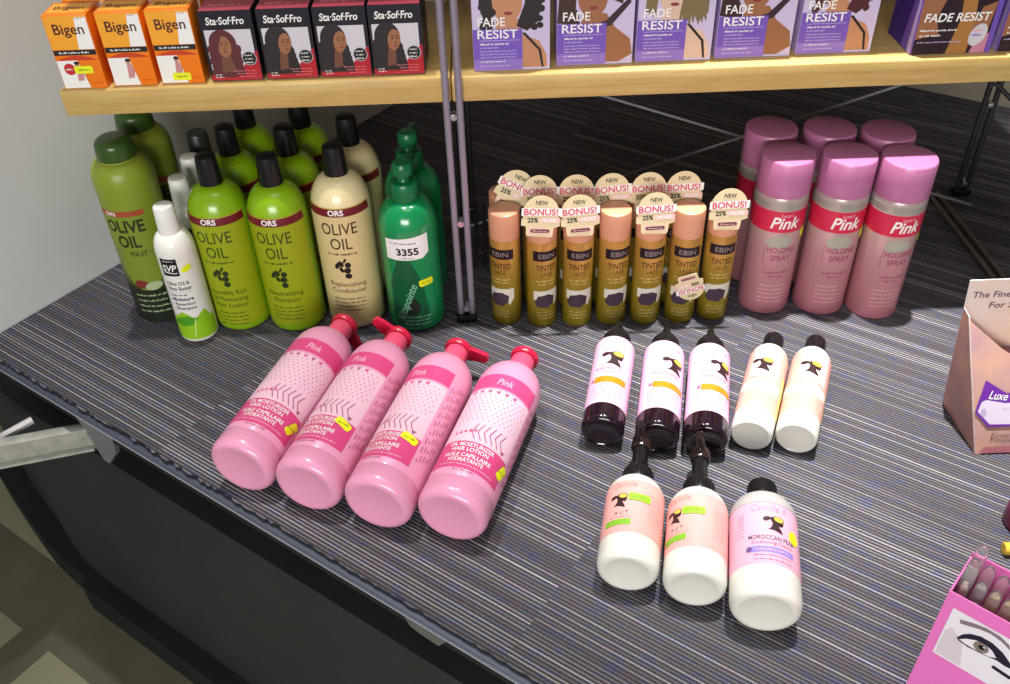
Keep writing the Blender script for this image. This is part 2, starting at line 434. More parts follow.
# ================================================================== DYE BOXES ON THE SHELF
skin1, skin2 = M('print_skin_tan', '#9a6543', .5), M('print_skin_light', '#c08763', .5)
hairb, hairr = M('print_hair_black', '#21171a', .5), M('print_hair_red', '#5a2028', .5)
# -- orange box
OR = M('orange_card', '#f07c12', .4); ORD = M('red_orange_card', '#c9401c', .4)
def orange_kit(st, dot):
    w, d, h = .0495, .042, .0850
    body = boxm('carton', (-w/2, -d/2, 0, w/2, d/2, h), OR, .0008)
    p = Print()
    y = M('pale_orange_card', '#f3a62d', .4)
    p.rect(-w/2+.001, .046, w/2-.001, h-.001, y, 0)
    p.poly([(w*.12, .046), (w/2-.001, .046), (w/2-.001, h-.003), (w*.22, h-.003)], PAPER, 1)
    p.text('Bigen', 0.001, .0635, .0115, M('brown_ink', '#4a1a12', .5), 3, w=.034, bold=.012)
    p.words(.012, .02, .0805, .001, INK, 2, 1)
    p.rect(-w/2+.001, .0395, w/2-.001, .0455, INK, 1); p.words(-.018, .016, .0415, .002, PAPER, 2, 4)
    p.poly([(-w/2+.001, .0335)]+[(-w/2+.001+(w-.002)*k/10, .0335+.0055*sin(pi*k/10)) for k in range(11)]+[(w/2-.001, .0335)], ORD, 2)
    p.poly([(-w/2+.001, .001), (w*.12, .001), (w*.0, .0335), (-w/2+.001, .0335)], PAPER, 1)
    p.ell(-.002, .0285, .0026, .003, skin2, 3); p.ell(-.002, .0305, .003, .002, hairb, 4)
    p.poly([(-.004, .026), (.0005, .026), (.003, .018), (.001, .010), (-.006, .009), (-.005, .018)], M('print_pink', '#c98a8a', .5), 3)
    p.words(.010, .022, .006, .0012, ORD, 2, 5)
    if dot: p.ell(-.0115, .0235, .0065, .0068, M('red_dot', '#c22a35', .4), 4); p.words(-.016, -.007, .0225, .0018, PAPER, 5, 6)
    kit = [('carton', body), ('printed_front', p.build('printed_front', front(-d/2), cut=None))]
    q = Print(); q.rect(-w/2+.003, -d/2+.006, w/2-.003, d/2-.006, y, 0); q.text('Bigen', 0, -.004, .010, M('brown_ink', '#4a1a12'), 2, w=.034)
    kit.append(('printed_top', q.build('printed_top', flat((0, 0, h), (1, 0, 0), (0, 1, 0), (0, 0, 1)), cut=None)))
    if st:
        s = Print().rrect(st[0]-.0105, st[1]-.0045, st[0]+.0105, st[1]+.0045, .002, YEL, 7); s.words(st[0]-.006, st[0]+.007, st[1]-.001, .002, YELINK, 8, 2)
        kit.append(('price_sticker', s.build('price_sticker', front(-d/2), cut=None)))
    return kit
k0 = orange_kit(None, False)
for x, y, kit, lab in ((-.469, 1.0408, orange_kit((.004, .0225), True), 'orange hair dye box with red dot and yellow sticker, nearest the white wall'),
                       (-.412, 1.0440, k0, 'orange hair dye box without any price sticker, between two stickered ones'),
                       (-.3573, 1.0455, orange_kit((.0, .0085), False), 'orange hair dye box with a yellow sticker at its foot, beside the black dye boxes')):
    place(kit, 'hair_dye_box', lab, 'dye box', (x, y, SZ), 0, 'orange dye boxes on the shelf')
for x, y, w_ in ((-.463, 1.0895, 'first from the white wall'), (-.410, 1.0905, 'in the middle of its row'), (-.356, 1.0912, 'nearest the black dye boxes')):
    place(k0, 'hair_dye_box', 'orange hair dye box shaded in the second row, '+w_, 'dye box', (x, y, SZ), 0, 'orange dye boxes in the second row')
# -- black and red box
BKC = M('navy_black_card', '#1a1522', .35); RDC = M('red_card', '#b01c2a', .35); GRY = M('print_grey_white', '#cfcbd2', .45)
def black_kit(hair, turn):
    w, d, h = .0595, .038, .0810
    body = boxm('carton', (-w/2, -d/2, 0, w/2, d/2, h), [BKC], .0008)
    p = Print()
    p.rect(-w/2, 0, w/2, h, BKC, 0)
    p.rect(-w/2+.003, .004, w/2-.004, .060, GRY, 1)
    p.text('Sta·Sof·Fro', -.001, .0660, .0082, PAPER, 2, w=.043, bold=.02, shear=.15)
    p.poly([(-w/2+.001, .001), (w/2-.001, .001), (w/2-.001, .036), (.017, .026), (.008, .014), (-w/2+.001, .008)], RDC, 3)
    cx = -.0085; S = 1.13; y0 = .004
    X = lambda pts: [(cx+x*S, y0+(y-.004)*S) for x, y in pts]
    def E_(x, y, rx, ry, m, l, ro=0.): p.ell(cx+x*S, y0+(y-.004)*S, rx*S, ry*S, m, l, ro, 28)
    sh = M('print_skin_shade', '#6e4430', .5)
    if turn:
        p.poly(X([(-.0125, .005), (-.0150, .020), (-.0135, .034), (.0135, .034), (.0150, .020), (.0165, .008), (.004, .004)]), hair, 4); E_(0, .039, .0138, .0150, hair, 4)
        for k in range(5): E_(-.0135+.001*(k % 2), .010+.006*k, .0030, .0042, hair, 4); E_(.0145-.001*(k % 2), .010+.006*k, .0030, .0042, hair, 4)
        p.poly(X([(-.0035, .030), (.0050, .030), (.0085, .010), (-.0060, .010)]), sh, 5); E_(.001, .0365, .0070, .0108, skin1, 6)
        p.poly(X([(-.0045, .0480), (.0010, .0492), (-.0035, .0400), (-.0062, .0300), (-.0085, .0420)]), hair, 7); fx = .001
    else:
        p.poly(X([(-.0130, .006), (-.0150, .022), (-.0140, .036), (.0115, .036), (.0125, .024), (.0165, .006)]), hair, 4); E_(-.0015, .040, .0130, .0155, hair, 4)
        for k in range(5): E_(-.0140, .010+.006*k, .0026, .0045, hair, 4); E_(.0145-.0009*k, .010+.005*k, .0026, .0040, hair, 4)
        p.poly(X([(-.0010, .032), (.0060, .028), (.0060, .012), (-.0040, .010)]), sh, 5); E_(.005, .0375, .0064, .0108, skin1, 6, -.12)
        p.poly(X([(.0040, .0490), (.0000, .0475), (-.0022, .036), (-.0030, .022), (-.0100, .034), (-.0060, .0500)]), hair, 7)
        p.poly(X([(.0118, .0300), (.0138, .0160), (.0050, .0130), (.0060, .0255), (.0095, .0280)]), hair, 7); fx = .006
    for dx in (-.0024, .0025): E_(fx+dx, .0392, .0013, .0006, INK, 8); E_(fx+dx, .0414, .0016, .0004, hair, 8)
    E_(fx+.0004, .0352, .0007, .0012, sh, 8); E_(fx+.0005, .0315, .0021, .0009, M('print_lip', '#8a3038', .5), 8)
    p.ell(.0185, .0265, .0082, .0082, GRY, 9); p.ell(.0185, .0265, .0076, .0076, INK, 10)
    for k in range(3): p.words(.0135, .0235, .0305-.0042*k-.001, .0016, PAPER, 11, k)
    for k in range(3): p.words(-.002+.003*k, .024, .0115-.0034*k, .0012, M('pink_ink', '#e88a94', .5), 9, 10+k)
    p.words(-.024, -.016, .0075, .0014, PAPER, 9, 3); p.words(-.024, -.014, .0045, .0014, PAPER, 9, 4)
    q = Print().rect(-w/2+.001, -d/2+.001, w/2-.001, d/2-.001, M('pinkish_red_card', '#a84050', .4), 0); q.words(-w*.35, w*.35, -.003, .006, M('pink_ink', '#e88a94', .5), 1, 9)
    return [('carton', body), ('printed_front', p.build('printed_front', front(-d/2), cut=None)),
            ('printed_top', q.build('printed_top', flat((0, 0, h), (1, 0, 0), (0, 1, 0), (0, 0, 1)), cut=None))]
kr, kb = black_kit(hairr, True), black_kit(hairb, False)
for x, y, k, lab in ((-.2945, 1.0450, kr, 'black and red hair dye box showing reddish hair, next to the orange boxes'),
                     (-.2300, 1.0450, kb, 'black and red hair dye box, second from the orange boxes, showing long black hair'),
                     (-.1675, 1.0450, kb, 'black and red hair dye box, third from the orange boxes, showing long black hair'),
                     (-.1060, 1.0450, kb, 'black and red hair dye box nearest the metal posts, showing long black hair')):
    place(k, 'hair_dye_box', lab, 'dye box', (x, y, SZ), 0, 'black and red dye boxes')
for x, w_ in ((-.291, 'next to the orange boxes'), (-.228, 'second from the orange boxes'), (-.166, 'third from the orange boxes'), (-.105, 'nearest the metal posts')):
    place(kb, 'hair_dye_box', 'black and red hair dye box shaded in the second row, '+w_, 'dye box', (x, 1.0885, SZ), 0, 'black and red dye boxes in the second row')
# -- lilac box
LIL = M('lilac_card', '#b9a5d6', .4); PUR = M('purple_card', '#7555b8', .4); PURL = M('light_purple_card', '#9173c6', .4); DPUR = M('dark_purple_card', '#3b2180', .4)
def lilac_kit(v):
    w, d, h = .0885, .055, .165
    body = boxm('carton', (-w/2, -d/2, 0, w/2, d/2, h), LIL, .0008)
    p = Print(); p.rect(-w/2+.0005, .0005, w/2-.0005, h-.001, M('pale_lilac_print', '#c9bcdc', .4), 0)
    sk, hr = (skin1, hairb), None
    hair = [hairb, M('print_hair_brown', '#3d2420', .5), M('print_hair_blonde', '#7a6a48', .5), M('print_hair_darkbrown', '#35181c', .5), M('print_hair_auburn', '#4b2028', .5)][v]
    skn = [skin2, skin1, M('print_skin_fair', '#d9b7a4', .5), skin1, skin2][v]
    # neck, shoulder and strap
    if v in (0, 2, 4):
        p.poly([(-.016, .060), (.010, .060), (.013, .042), (.032, .034), (.040, .018), (.041, .003), (.004, .003), (-.020, .036)], skn, 1)
        p.poly([(.012, .044), (.016, .044), (.034, .024), (.037, .003), (.0345, .003), (.031, .023)], hairb, 2)
    else:
        p.poly([(-.014, .062), (.012, .060), (.022, .044), (.040, .030), (.0435, .012), (.028, .003), (.004, .003), (-.020, .036)], skn, 1)
        p.poly([(.002, .042), (.018, .046), (.040, .072), (.036, .076), (.012, .052), (-.004, .046)], M('print_dark_top', '#33202b', .5), 2)
    p.ell(-.004, .078, .017, .022, skn, 2)
    p.ell(-.003, .0665, .005, .002, M('print_lip', '#8a3038', .5), 3)
    if v in (0, 4): p.poly([(-.030, .056), (-.020, .060), (-.021, .085), (-.010, .104), (.014, .104), (.016, .078), (.006, .052), (.018, .046), (.030, .056), (.036, .080), (.032, .115), (.0, .125), (-.032, .112), (-.036, .078)], hair, 3)
    elif v == 2: p.poly([(.004, .060), (.010, .046), (.018, .055), (.026, .046), (.036, .056), (.036, .112), (-.002, .124), (-.034, .108), (-.036, .060), (-.024, .052), (-.021, .085), (-.004, .104), (.010, .096)], hair, 3)
    else: p.poly([(-.044, .050), (-.024, .048), (-.022, .088), (-.002, .104), (.014, .096), (.016, .076), (.030, .070), (.034, .110), (.0, .124), (-.040, .112)], hair, 3)
    if v in (0, 4):
        rr_ = random.Random(v+5)
        for k in range(46):
            side_ = -1 if k % 2 else 1; t = rr_.random()
            p.ell(side_*(.021+.012*t+rr_.uniform(-.003, .003)), .050+.060*rr_.random(), .0042, .0036, hair, 3, rr_.random()*3, 10)
    else:
        for k in range(9): p.ell(-.0335+.0016*k if v != 2 else .005+.0034*k, .052+.002*(k % 3), .0016, .010, hair, 3, .1*(k % 3), 10)
    p.rect(-w/2+.0005, .001, .0125, .049, PUR, 4)
    p.rect(-w/2+.0005, .001, .0125, .014, PURL, 5)
    p.text('FADE', -.0220, .0525, .0098, PAPER, 6, w=.031, bold=.012)
    p.text('RESIST', -.0155, .0385, .0098, PAPER, 6, w=.046, bold=.012)
    fine = M('lilac_ink', '#cfc0ea', .5)
    p.words(-.037, .010, .0355, .0011, fine, 6, 1)
    p.words(-.036, -.002, .0310, .0020, PAPER, 6, 2); p.words(-.036, -.014, .0270, .0014, fine, 6, 3)
    for k in range(3): p.words(-.036, .006, .0228-.0035*k, .0013, fine, 6, 4+k)
    p.words(-.036, -.006, .0105, .0018, PAPER, 6, 8); p.words(-.036, -.001, .0055, .0013, fine, 6, 9)
    return [('carton', body), ('printed_front', p.build('printed_front', front(-d/2), cut=None))]
LX = [(.0247, 1.0545), (.1215, 1.0620), (.2138, 1.0640), (.3077, 1.0665), (.4041, 1.0700)]
LL = ['with black curly hair print, first right of the metal posts', 'showing an upturned chin and dark strap, second from the posts', 'showing blonde hair and a fair shoulder', 'showing a raised brown shoulder, next to the last', 'showing auburn curls, last before the gap in the row']
for v, ((x, y), l) in enumerate(zip(LX, LL)):
    place(lilac_kit(v), 'hair_dye_box', 'lilac hair dye box '+l, 'dye box', (x, y, SZ), 0, 'lilac dye boxes in a row')
def dark_purple_kit():
    w, d, h = .0935, .072, .165
    body = boxm('carton', (-w/2, -d/2, 0, w/2, d/2, h), PUR, .0008)
    p = Print(); p.rect(-w/2+.001, .0005, w/2-.007, h-.001, M('print_dark_brown', '#2c1d24', .4), 0)
    p.poly([(-w/2+.001, .018), (-.020, .024), (-.026, .044), (-.018, .070), (-w/2+.001, .080)], skin1, 1)
    p.poly([(-.006, .0005), (.018, .0005), (.020, .030), (.012, .090), (-.004, .090), (.002, .040)], M('print_hair_gold', '#a9743a', .5), 1)
    p.poly([(.018, .030), (.036, .020), (.0395, .060), (.024, .054)], skin1, 1)
    p.poly([(.022, .0005), (.0395, .0005), (.0395, .024), (.026, .016)], M('pink_print', '#c9839a', .5), 1)
    p.text('FADE RESIST', -.002, .0385, .0095, PAPER, 4, w=.076, bold=.02, shear=.12)
    p.words(-.042, .002, .0275, .0022, PAPER, 4, 2); p.words(-.041, -.016, .0215, .0022, PAPER, 4, 3); p.words(-.042, .010, .0140, .0015, M('lilac_ink', '#cfc0ea'), 4, 4)
    p.ell(.0265, .022, .0095, .0135, GRY, 5, -.35); p.words(.020, .032, .026, .0024, M('pink_ink', '#e88a94'), 6, 5); p.words(.020, .032, .0205, .0026, PUR, 6, 6)
    q = Print(); q.poly([(-d/2+.001, .0005), (d/2-.001, .0005), (d/2-.001, h-.002), (-d/2+.02, h-.002)], DPUR, 0)
    q.poly([(d/2-.03, .0005), (d/2-.001, .0005), (d/2-.001, .075), (d/2-.016, .075)], PUR, 1)
    q.poly([(d/2-.012, .0005), (d/2-.001, .0005), (d/2-.001, .075), (d/2-.006, .075)], LIL, 2)
    return [('carton', body), ('printed_front', p.build('printed_front', front(-d/2), cut=None)),
            ('printed_side', q.build('printed_side', flat((-w/2, 0, 0), (0, -1, 0), (0, 0, 1), (-1, 0, 0)), cut=None))]
kd = dark_purple_kit()
place(kd, 'hair_dye_box', 'dark purple hair dye box with an oval white badge and one-line title', 'dye box', (.5368, 1.0635, SZ), 0, 'dark purple dye boxes')
place(kd, 'hair_dye_box', 'dark purple hair dye box cut off by the right edge of the photo', 'dye box', (.6385, 1.0645, SZ), 0, 'dark purple dye boxes')

# ================================================================== TALL OLIVE BOTTLES
OLG = M('olive_green_plastic', '#86b010', .28, coat=.3); OLG2 = M('olive_label_film', '#98a512', .4)
CRM = M('cream_plastic', '#e2d3a0', .3, coat=.3); CRM2 = M('cream_label_film', '#d6c48a', .42)
MAR = M('maroon_ink', '#6d1420', .45); OLINK = M('olive_text_ink', '#39420c', .5); BRINK = M('dark_brown_ink', '#3a2a14', .5)
def olive_kit(H, body_m, film_m, ink, lines):
    r = .0385; s = H-.252
    prof = [(0, .002), (.028, .002), (.031, 0)]+corner(.031, 0, r, .010)+[(r, .168+s)]+shoulder(r, .168+s, .0135, .212+s, 10)+[(.0130, .217+s), (0, .217+s)]
    body = lathe('body', prof, body_m, 64)
    capp = [(0.0, .2135+s), (.0148, .2135+s), (.0150, .216+s), (.0132, .247+s), (.0126, .2505+s), (.0105, .252+s), (0, .252+s)]
    cap = lathe('cap', capp, BLACK, 40)
    z = lambda v: v+s
    p = Print(); a = r*1.25
    p.rect(-a, .014, a, z(.172), film_m, 0)
    p.rect(-a, z(.1705), a, z(.1815), MAR, 1)
    p.rect(-a, z(.1812), a, z(.1824), M('gold_ink', '#b79a3a', .4), 2)
    p.text('ORS', -.001, z(.1727), .0072, PAPER, 3, w=.020, bold=.03)
    p.text('OLIVE', 0, z(.1445), .0165, ink, 2, w=.047, bold=.004)
    p.text('OIL', 0, z(.1225), .0165, ink, 2, w=.028, bold=.004)
    p.words(-.020, .020, z(.1135), .0030, ink, 2, 3, .55)
    # olive sprig
    iz = z(.084)
    for dx, dy, rx, ry, ro in ((-.0045, .016, .0035, .0048, .5), (.0045, .014, .0040, .0045, 0), (.003, .0055, .0048, .0042, .2), (-.0045, .007, .0026, .0046, .4), (.0035, -.003, .0045, .0042, 0), (.001, .021, .0016, .004, -.5)):
        p.ell(dx, iz+dy, rx, ry, INK if ink is BRINK else DARKGREEN, 2, ro, 16)
    p.ell(-.0095, iz+.013, .003, .0055, DARKGREEN if ink is not BRINK else INK, 2, -.5, 14)
    y = z(.064)
    for i, t in enumerate(lines):
        p.text(t, .001, y, .0068, ink, 2, maxw=.050); y -= .0105
    for i in range(4): p.words(-.022, .022, y-.0005-i*.0062, .0022, ink, 2, 20+i, .6)
    vc = [z(.168)+k*.004 for k in range(5)]
    return [('body', body), ('cap', cap), ('label', p.build('label', cyl(prof, r), vcut=vc))]
kA = olive_kit(.252, OLG, OLG2, OLINK, ['Incredibly Rich', 'Oil Moisturizing', 'Hair Lotion'])
kB = olive_kit(.252, OLG, OLG2, OLINK, ['Neutralizing', 'Shampoo'])
kC = olive_kit(.262, CRM, CRM2, BRINK, ['Replenishing', 'Conditioner'])
gO = 'green olive oil bottles'
for k, x, y, rz, lab in ((kA, -.3600, 1.037, -6, 'lime green olive oil bottle, front row, right beside the small white bottle'),
                         (kB, -.2825, 1.0300, -5, 'lime green olive oil bottle, front row, right beside the cream bottle'),
                         (kA, -.3530, 1.116, 0, 'lime green olive oil bottle, middle row, left of the two half hidden there'),
                         (kB, -.2745, 1.109, 0, 'lime green olive oil bottle, middle row, right of the two half hidden there'),
                         (kA, -.3470, 1.196, 0, 'lime green olive oil bottle at the back, left cap just below the shelf'),
                         (kB, -.2690, 1.190, 0, 'lime green olive oil bottle at the back, right cap just below the shelf')):
    place(k, 'olive_oil_bottle', lab, 'bottle', (x, y, 0), radians(rz), gO)
place(kC, 'conditioner_bottle', 'cream olive oil conditioner bottle with black cap standing in the front row', 'bottle', (-.1995, 1.0315, 0), radians(-2), 'cream conditioner bottles')
place(kC, 'conditioner_bottle', 'cream conditioner bottle with black cap directly behind the front cream one', 'bottle', (-.1920, 1.112, 0), 0, 'cream conditioner bottles')

# olive spray cans
def spray_olive():
    r = .039
    prof = [(0, .003), (.033, .003), (.036, 0), (.0385, .002), (r, .006), (r, .212)]+shoulder(r, .212, .0245, .239, 8)+[(.024, .243), (0, .243)]
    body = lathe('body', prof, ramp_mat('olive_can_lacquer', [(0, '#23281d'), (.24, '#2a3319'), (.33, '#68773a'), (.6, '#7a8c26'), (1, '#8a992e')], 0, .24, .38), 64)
    cp = [(0, .241), (.0245, .241), (.0250, .245), (.0238, .257)]+shoulder(.0238, .257, .012, .267, 6)+[(0, .2675)]
    cap = lathe('cap', cp, M('dark_green_plastic', '#33511a', .35, coat=.2), 48)
    p = Print()
    p.rect(-.030, .121, .036, .180, M('olive_film', '#7b8c2a', .45), 0); p.ell(.008, .090, .026, .034, M('olive_film', '#7b8c2a', .45), 0); p.rect(-.030, .172, .034, .180, M('red_brown_ink', '#a34a2a', .45), 1); p.text('ORS', -.010, .1735, .005, PAPER, 2, w=.016, bold=.02)
    p.text('OLIVE', .004, .149, .017, DARKGREEN, 2, w=.052, bold=.03); p.text('OIL', .004, .126, .017, DARKGREEN, 2, w=.030, bold=.03)
    p.text('FIX-IT', .012, .112, .007, DARKGREEN, 2, w=.022, bold=.02)
    p.ell(.002, .066, .010, .007, M('olive_red_print', '#7d2f2a', .4), 1); p.ell(.018, .063, .012, .0065, M('pale_green_print', '#a9bb8a', .5), 2, .2)
    f_ = Print().rect(-.035, .0065, .040, .054, M('near_black_green', '#20281c', .4), 0)
    for i in range(4): f_.words(-.012, .032, .046-.009*i, .0030, M('pale_green_print', '#a9bb8a'), 2, i, .9)
    return [('body', body), ('cap', cap), ('label', p.build('label', cyl(prof, r))), ('foot_label', f_.build('foot_label', cyl(prof, r)))]
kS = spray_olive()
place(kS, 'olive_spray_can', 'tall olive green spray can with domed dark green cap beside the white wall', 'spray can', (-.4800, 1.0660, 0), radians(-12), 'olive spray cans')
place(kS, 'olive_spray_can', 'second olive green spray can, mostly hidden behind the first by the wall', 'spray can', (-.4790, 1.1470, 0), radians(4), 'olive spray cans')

# small white bottles
def white_kit():
    r = .0255
    prof = [(0, .0015), (.018, .0015), (.0205, 0)]+corner(.0205, 0, r, .006)+[(r, .138)]+shoulder(r, .138, .0130, .1655, 9)+[(.0128, .170), (0, .170)]
    body = lathe('body', prof, M('white_gloss_plastic', '#eceae2', .25, coat=.3), 56)
    cp = [(0, .168), (.0138, .168), (.0140, .170), (.0126, .199), (.0118, .2015), (.010, .2022), (0, .2016)]
    cap = lathe('cap', cp, WHITE, 40)
    p = Print(); lime = M('lime_leaf_print', '#93c51f', .4); leaf = M('leaf_green_print', '#4f9a1c', .4)
    p.rect(-r*1.6, .0066, r*1.6, .030, lime, 0)
    p.poly([(-.030, .030), (-.018, .036), (-.004, .047), (.004, .042), (.010, .034), (.026, .046), (.034, .030)], lime, 0)
    p.poly([(-.022, .026), (-.008, .022), (.008, .026), (.016, .034), (.002, .040), (-.012, .036)], leaf, 1)
    p.poly([(.004, .010), (.0055, .010), (.012, .034), (.010, .034)], M('pale_lime', '#c5e27a'), 2)
    p.rect(-.0140, .105, .0085, .131, INK, 1); p.text('SVP', -.0028, .1125, .0095, PAPER, 3, w=.019, bold=.02, shear=.2)
    p.poly([(-.012, .1105), (.004, .1085), (.0075, .1105), (.002, .1098), (-.008, .1120)], PAPER, 3)
    p.words(-.010, .005, .127, .0015, PAPER, 3, 2)
    g = M('grey_ink', '#4a4550', .5); vi = M('violet_ink', '#5b3a70', .5)
    p.text('Olive Oil &', .002, .0905, .0055, g, 2, maxw=.030, bold=.01); p.text('Shea Butter', .003, .0825, .0055, g, 2, maxw=.031, bold=.01)
    p.words(-.014, .018, .0785, .0006, g, 2, 4, 1); p.words(-.012, .010, .0735, .0024, vi, 2, 5)
    p.text('Moisture', .003, .0655, .0055, vi, 2, maxw=.028, bold=.02); p.text('Retention', .004, .0580, .0050, g, 2, maxw=.026, bold=.01); p.text('Shampoo', .004, .0510, .0050, g, 2, maxw=.028, bold=.01)
    for n_, it in enumerate(p.items): p.items[n_] = ([(x, y+.006 if y > .02 else y) for x, y in it[0]],)+it[1:]
    yel = Print().poly([(.0105, .1165), (.0175, .115), (.025, .1185), (.024, .126), (.014, .1235)], YEL, 6)
    return [('body', body), ('cap', cap), ('label', p.build('label', cyl(prof, r)))], ('price_sticker', yel.build('price_sticker', cyl(prof, r)))
kW, st = white_kit()
place(kW, 'shampoo_bottle', 'small white bottle with green leaf foot and yellow sticker, at the front', 'bottle', (-.4165, 1.0035, 0), radians(-6), 'small white bottles', extra=[st])
place(kW, 'shampoo_bottle', 'small white bottle with white cap, directly behind the stickered white bottle', 'bottle', (-.4160, 1.0750, 0), 0, 'small white bottles')
place(kW, 'shampoo_bottle', 'small white bottle with white cap, third deep behind the stickered one', 'bottle', (-.4150, 1.1330, 0), 0, 'small white bottles')
capd = lathe('cap', [(0, .168), (.0155, .168), (.0157, .171), (.0150, .207), (.0135, .210), (0, .210)], M('dark_grey_plastic', '#2b2d2c', .35), 40)
place([kW[0], ('cap', capd), kW[2]], 'shampoo_bottle', 'white bottle with a dark grey cap, deepest of the small white bottles', 'bottle', (-.4160, 1.1870, 0), 0, 'small white bottles')

# green pump bottles
def green_kit():
    r = .039
    gp = M('emerald_plastic', '#0f8a4e', .22, coat=.5)
    prof = [(0, .002), (.029, .002), (.032, 0)]+corner(.032, 0, r, .009)+[(r, .150)]+shoulder(r, .150, .0170, .190, 10)+[(.0165, .194), (0, .194)]
    body = lathe('body', prof, gp, 64)
    cp = [(0, .190), (.0178, .190), (.0182, .192), (.0182, .212), (.0165, .215), (.0085, .216), (.0070, .219), (.0070, .2265), (0, .2265)]
    collar = lathe('pump_collar', cp, M('deep_green_plastic', '#0c6a3c', .3), 40)
    bm = bmesh.new(); add_lathe(bm, [(0, .224), (.0125, .224), (.0135, .227), (.0135, .236), (.011, .2405), (0, .2412)], 32)
    add_tube(bm, [(.001, .006, .233), (.004, .024, .2335), (.006, .036, .231), (.0065, .040, .225)], [.0062, .0058, .0050, .0042], 12)
    head = mesh_from(bm, 'pump_head', M('deep_green_plastic', '#0c6a3c'))
    p = Print(); dk = M('dark_forest_print', '#0b5a35', .35); pg = M('pale_green_ink', '#8fd0a8', .4)
    p.poly([(-.026, .010), (.012, .010), (.024, .030), (.018, .080), (.004, .118), (-.014, .118), (-.028, .080)], dk, 0)
    p.poly([(-.006, .030), (.008, .032), (.013, .045), (.004, .060), (-.004, .052)], M('near_black_green', '#20281c'), 1)
    p.text('Vitapointe', -.001, .050, .011, pg, 2, w=.062, shear=.25, rot=radians(68))
    for k in range(3): p.words(-.012, .026, .026-.006*k, .0026, pg, 2, k)
    lab = p.build('label', cyl(prof, r))
    q = Print().poly([(-.028, .1490), (.030, .1560), (.030, .128), (.021, .1205), (-.028, .1190)], PAPER, 5)
    q.text('3355', .002, .1275, .0098, INK, 7, w=.029, bold=.035, rot=.03); q.words(-.020, .014, .1440, .002, M('violet_ink', '#5b3a70'), 7, 3); q.words(-.010, .010, .1222, .0018, M('grey_ink', '#4a4550'), 7, 8)
    return [('body', body), ('pump_collar', collar), ('pump_head', head), ('label', lab)], ('price_label', q.build('price_label', cyl(prof, r))), ('price_sticker', sticker(prof, r, .0225, .082, .020, .0105, .08))
kG, pl_, ys_ = green_kit()
place(kG, 'pump_bottle', 'emerald green pump bottle with white label reading 3355', 'bottle', (-.1150, 1.0205, 0), radians(-4), 'green pump bottles', extra=[pl_, ys_])
place(kG, 'pump_bottle', 'emerald green pump bottle in the shade behind the one labelled 3355', 'bottle', (-.1130, 1.1030, 0), 0, 'green pump bottles')

# ================================================================== GOLD TINTED SPRAY CANS
def gold_kit():
    r = .0203
    prof = [(0, .002), (.017, .002), (.0188, 0), (.0200, .002), (r, .005), (r, .134), (.0196, .136), (0, .136)]
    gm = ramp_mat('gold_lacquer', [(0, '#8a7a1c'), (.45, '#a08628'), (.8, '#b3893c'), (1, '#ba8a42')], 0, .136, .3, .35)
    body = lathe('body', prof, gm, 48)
    cp = [(0, .135), (.0198, .135), (.0203, .137), (.0203, .170), (.0196, .1728), (.018, .1738), (0, .1738)]
    cap = lathe('cap', cp, M('peach_plastic', '#d79a78', .35), 48)
    p = Print(); gold = M('gold_ink', '#b79a3a'); dr = M('dark_red_ink', '#5a2a12', .5)
    p.rect(-.0185, .1085, .0185, .1235, M('black_band_print', '#1d141a', .35), 1); p.text('EBIN', 0, .1125, .0070, M('grey_gold_ink', '#8a7a78', .4), 3, w=.022, bold=.01)
    p.text('TINTED', 0, .0935, .0085, dr, 2, w=.029, bold=.012); p.text('LACE', 0, .0850, .0055, dr, 2, w=.015)
    p.words(-.014, .014, .0755, .0026, M('gold_pale_ink', '#d8bd78', .4), 2, 3); p.words(-.011, .011, .0705, .0022, M('gold_pale_ink', '#d8bd78'), 2, 4)
    p.poly([(-.018, .060), (.018, .062), (.0185, .046), (.012, .034), (.008, .044), (-.018, .046)], M('lace_white_print', '#d8d2c2', .5), 1)
    p.poly([(-.0165, .040), (-.012, .034), (.002, .033), (.010, .040), (.011, .050), (.002, .055), (-.012, .052)], M('dark_hair_print', '#42303f', .5), 2)
    for k in range(3): p.words(-.013, .013, .0245-.005*k, .0016, M('gold_pale_ink', '#d8bd78'), 2, 12+k, .6)
    return [('body', body), ('cap', cap), ('label', p.build('label', cyl(prof, r)))]
kGd = gold_kit()
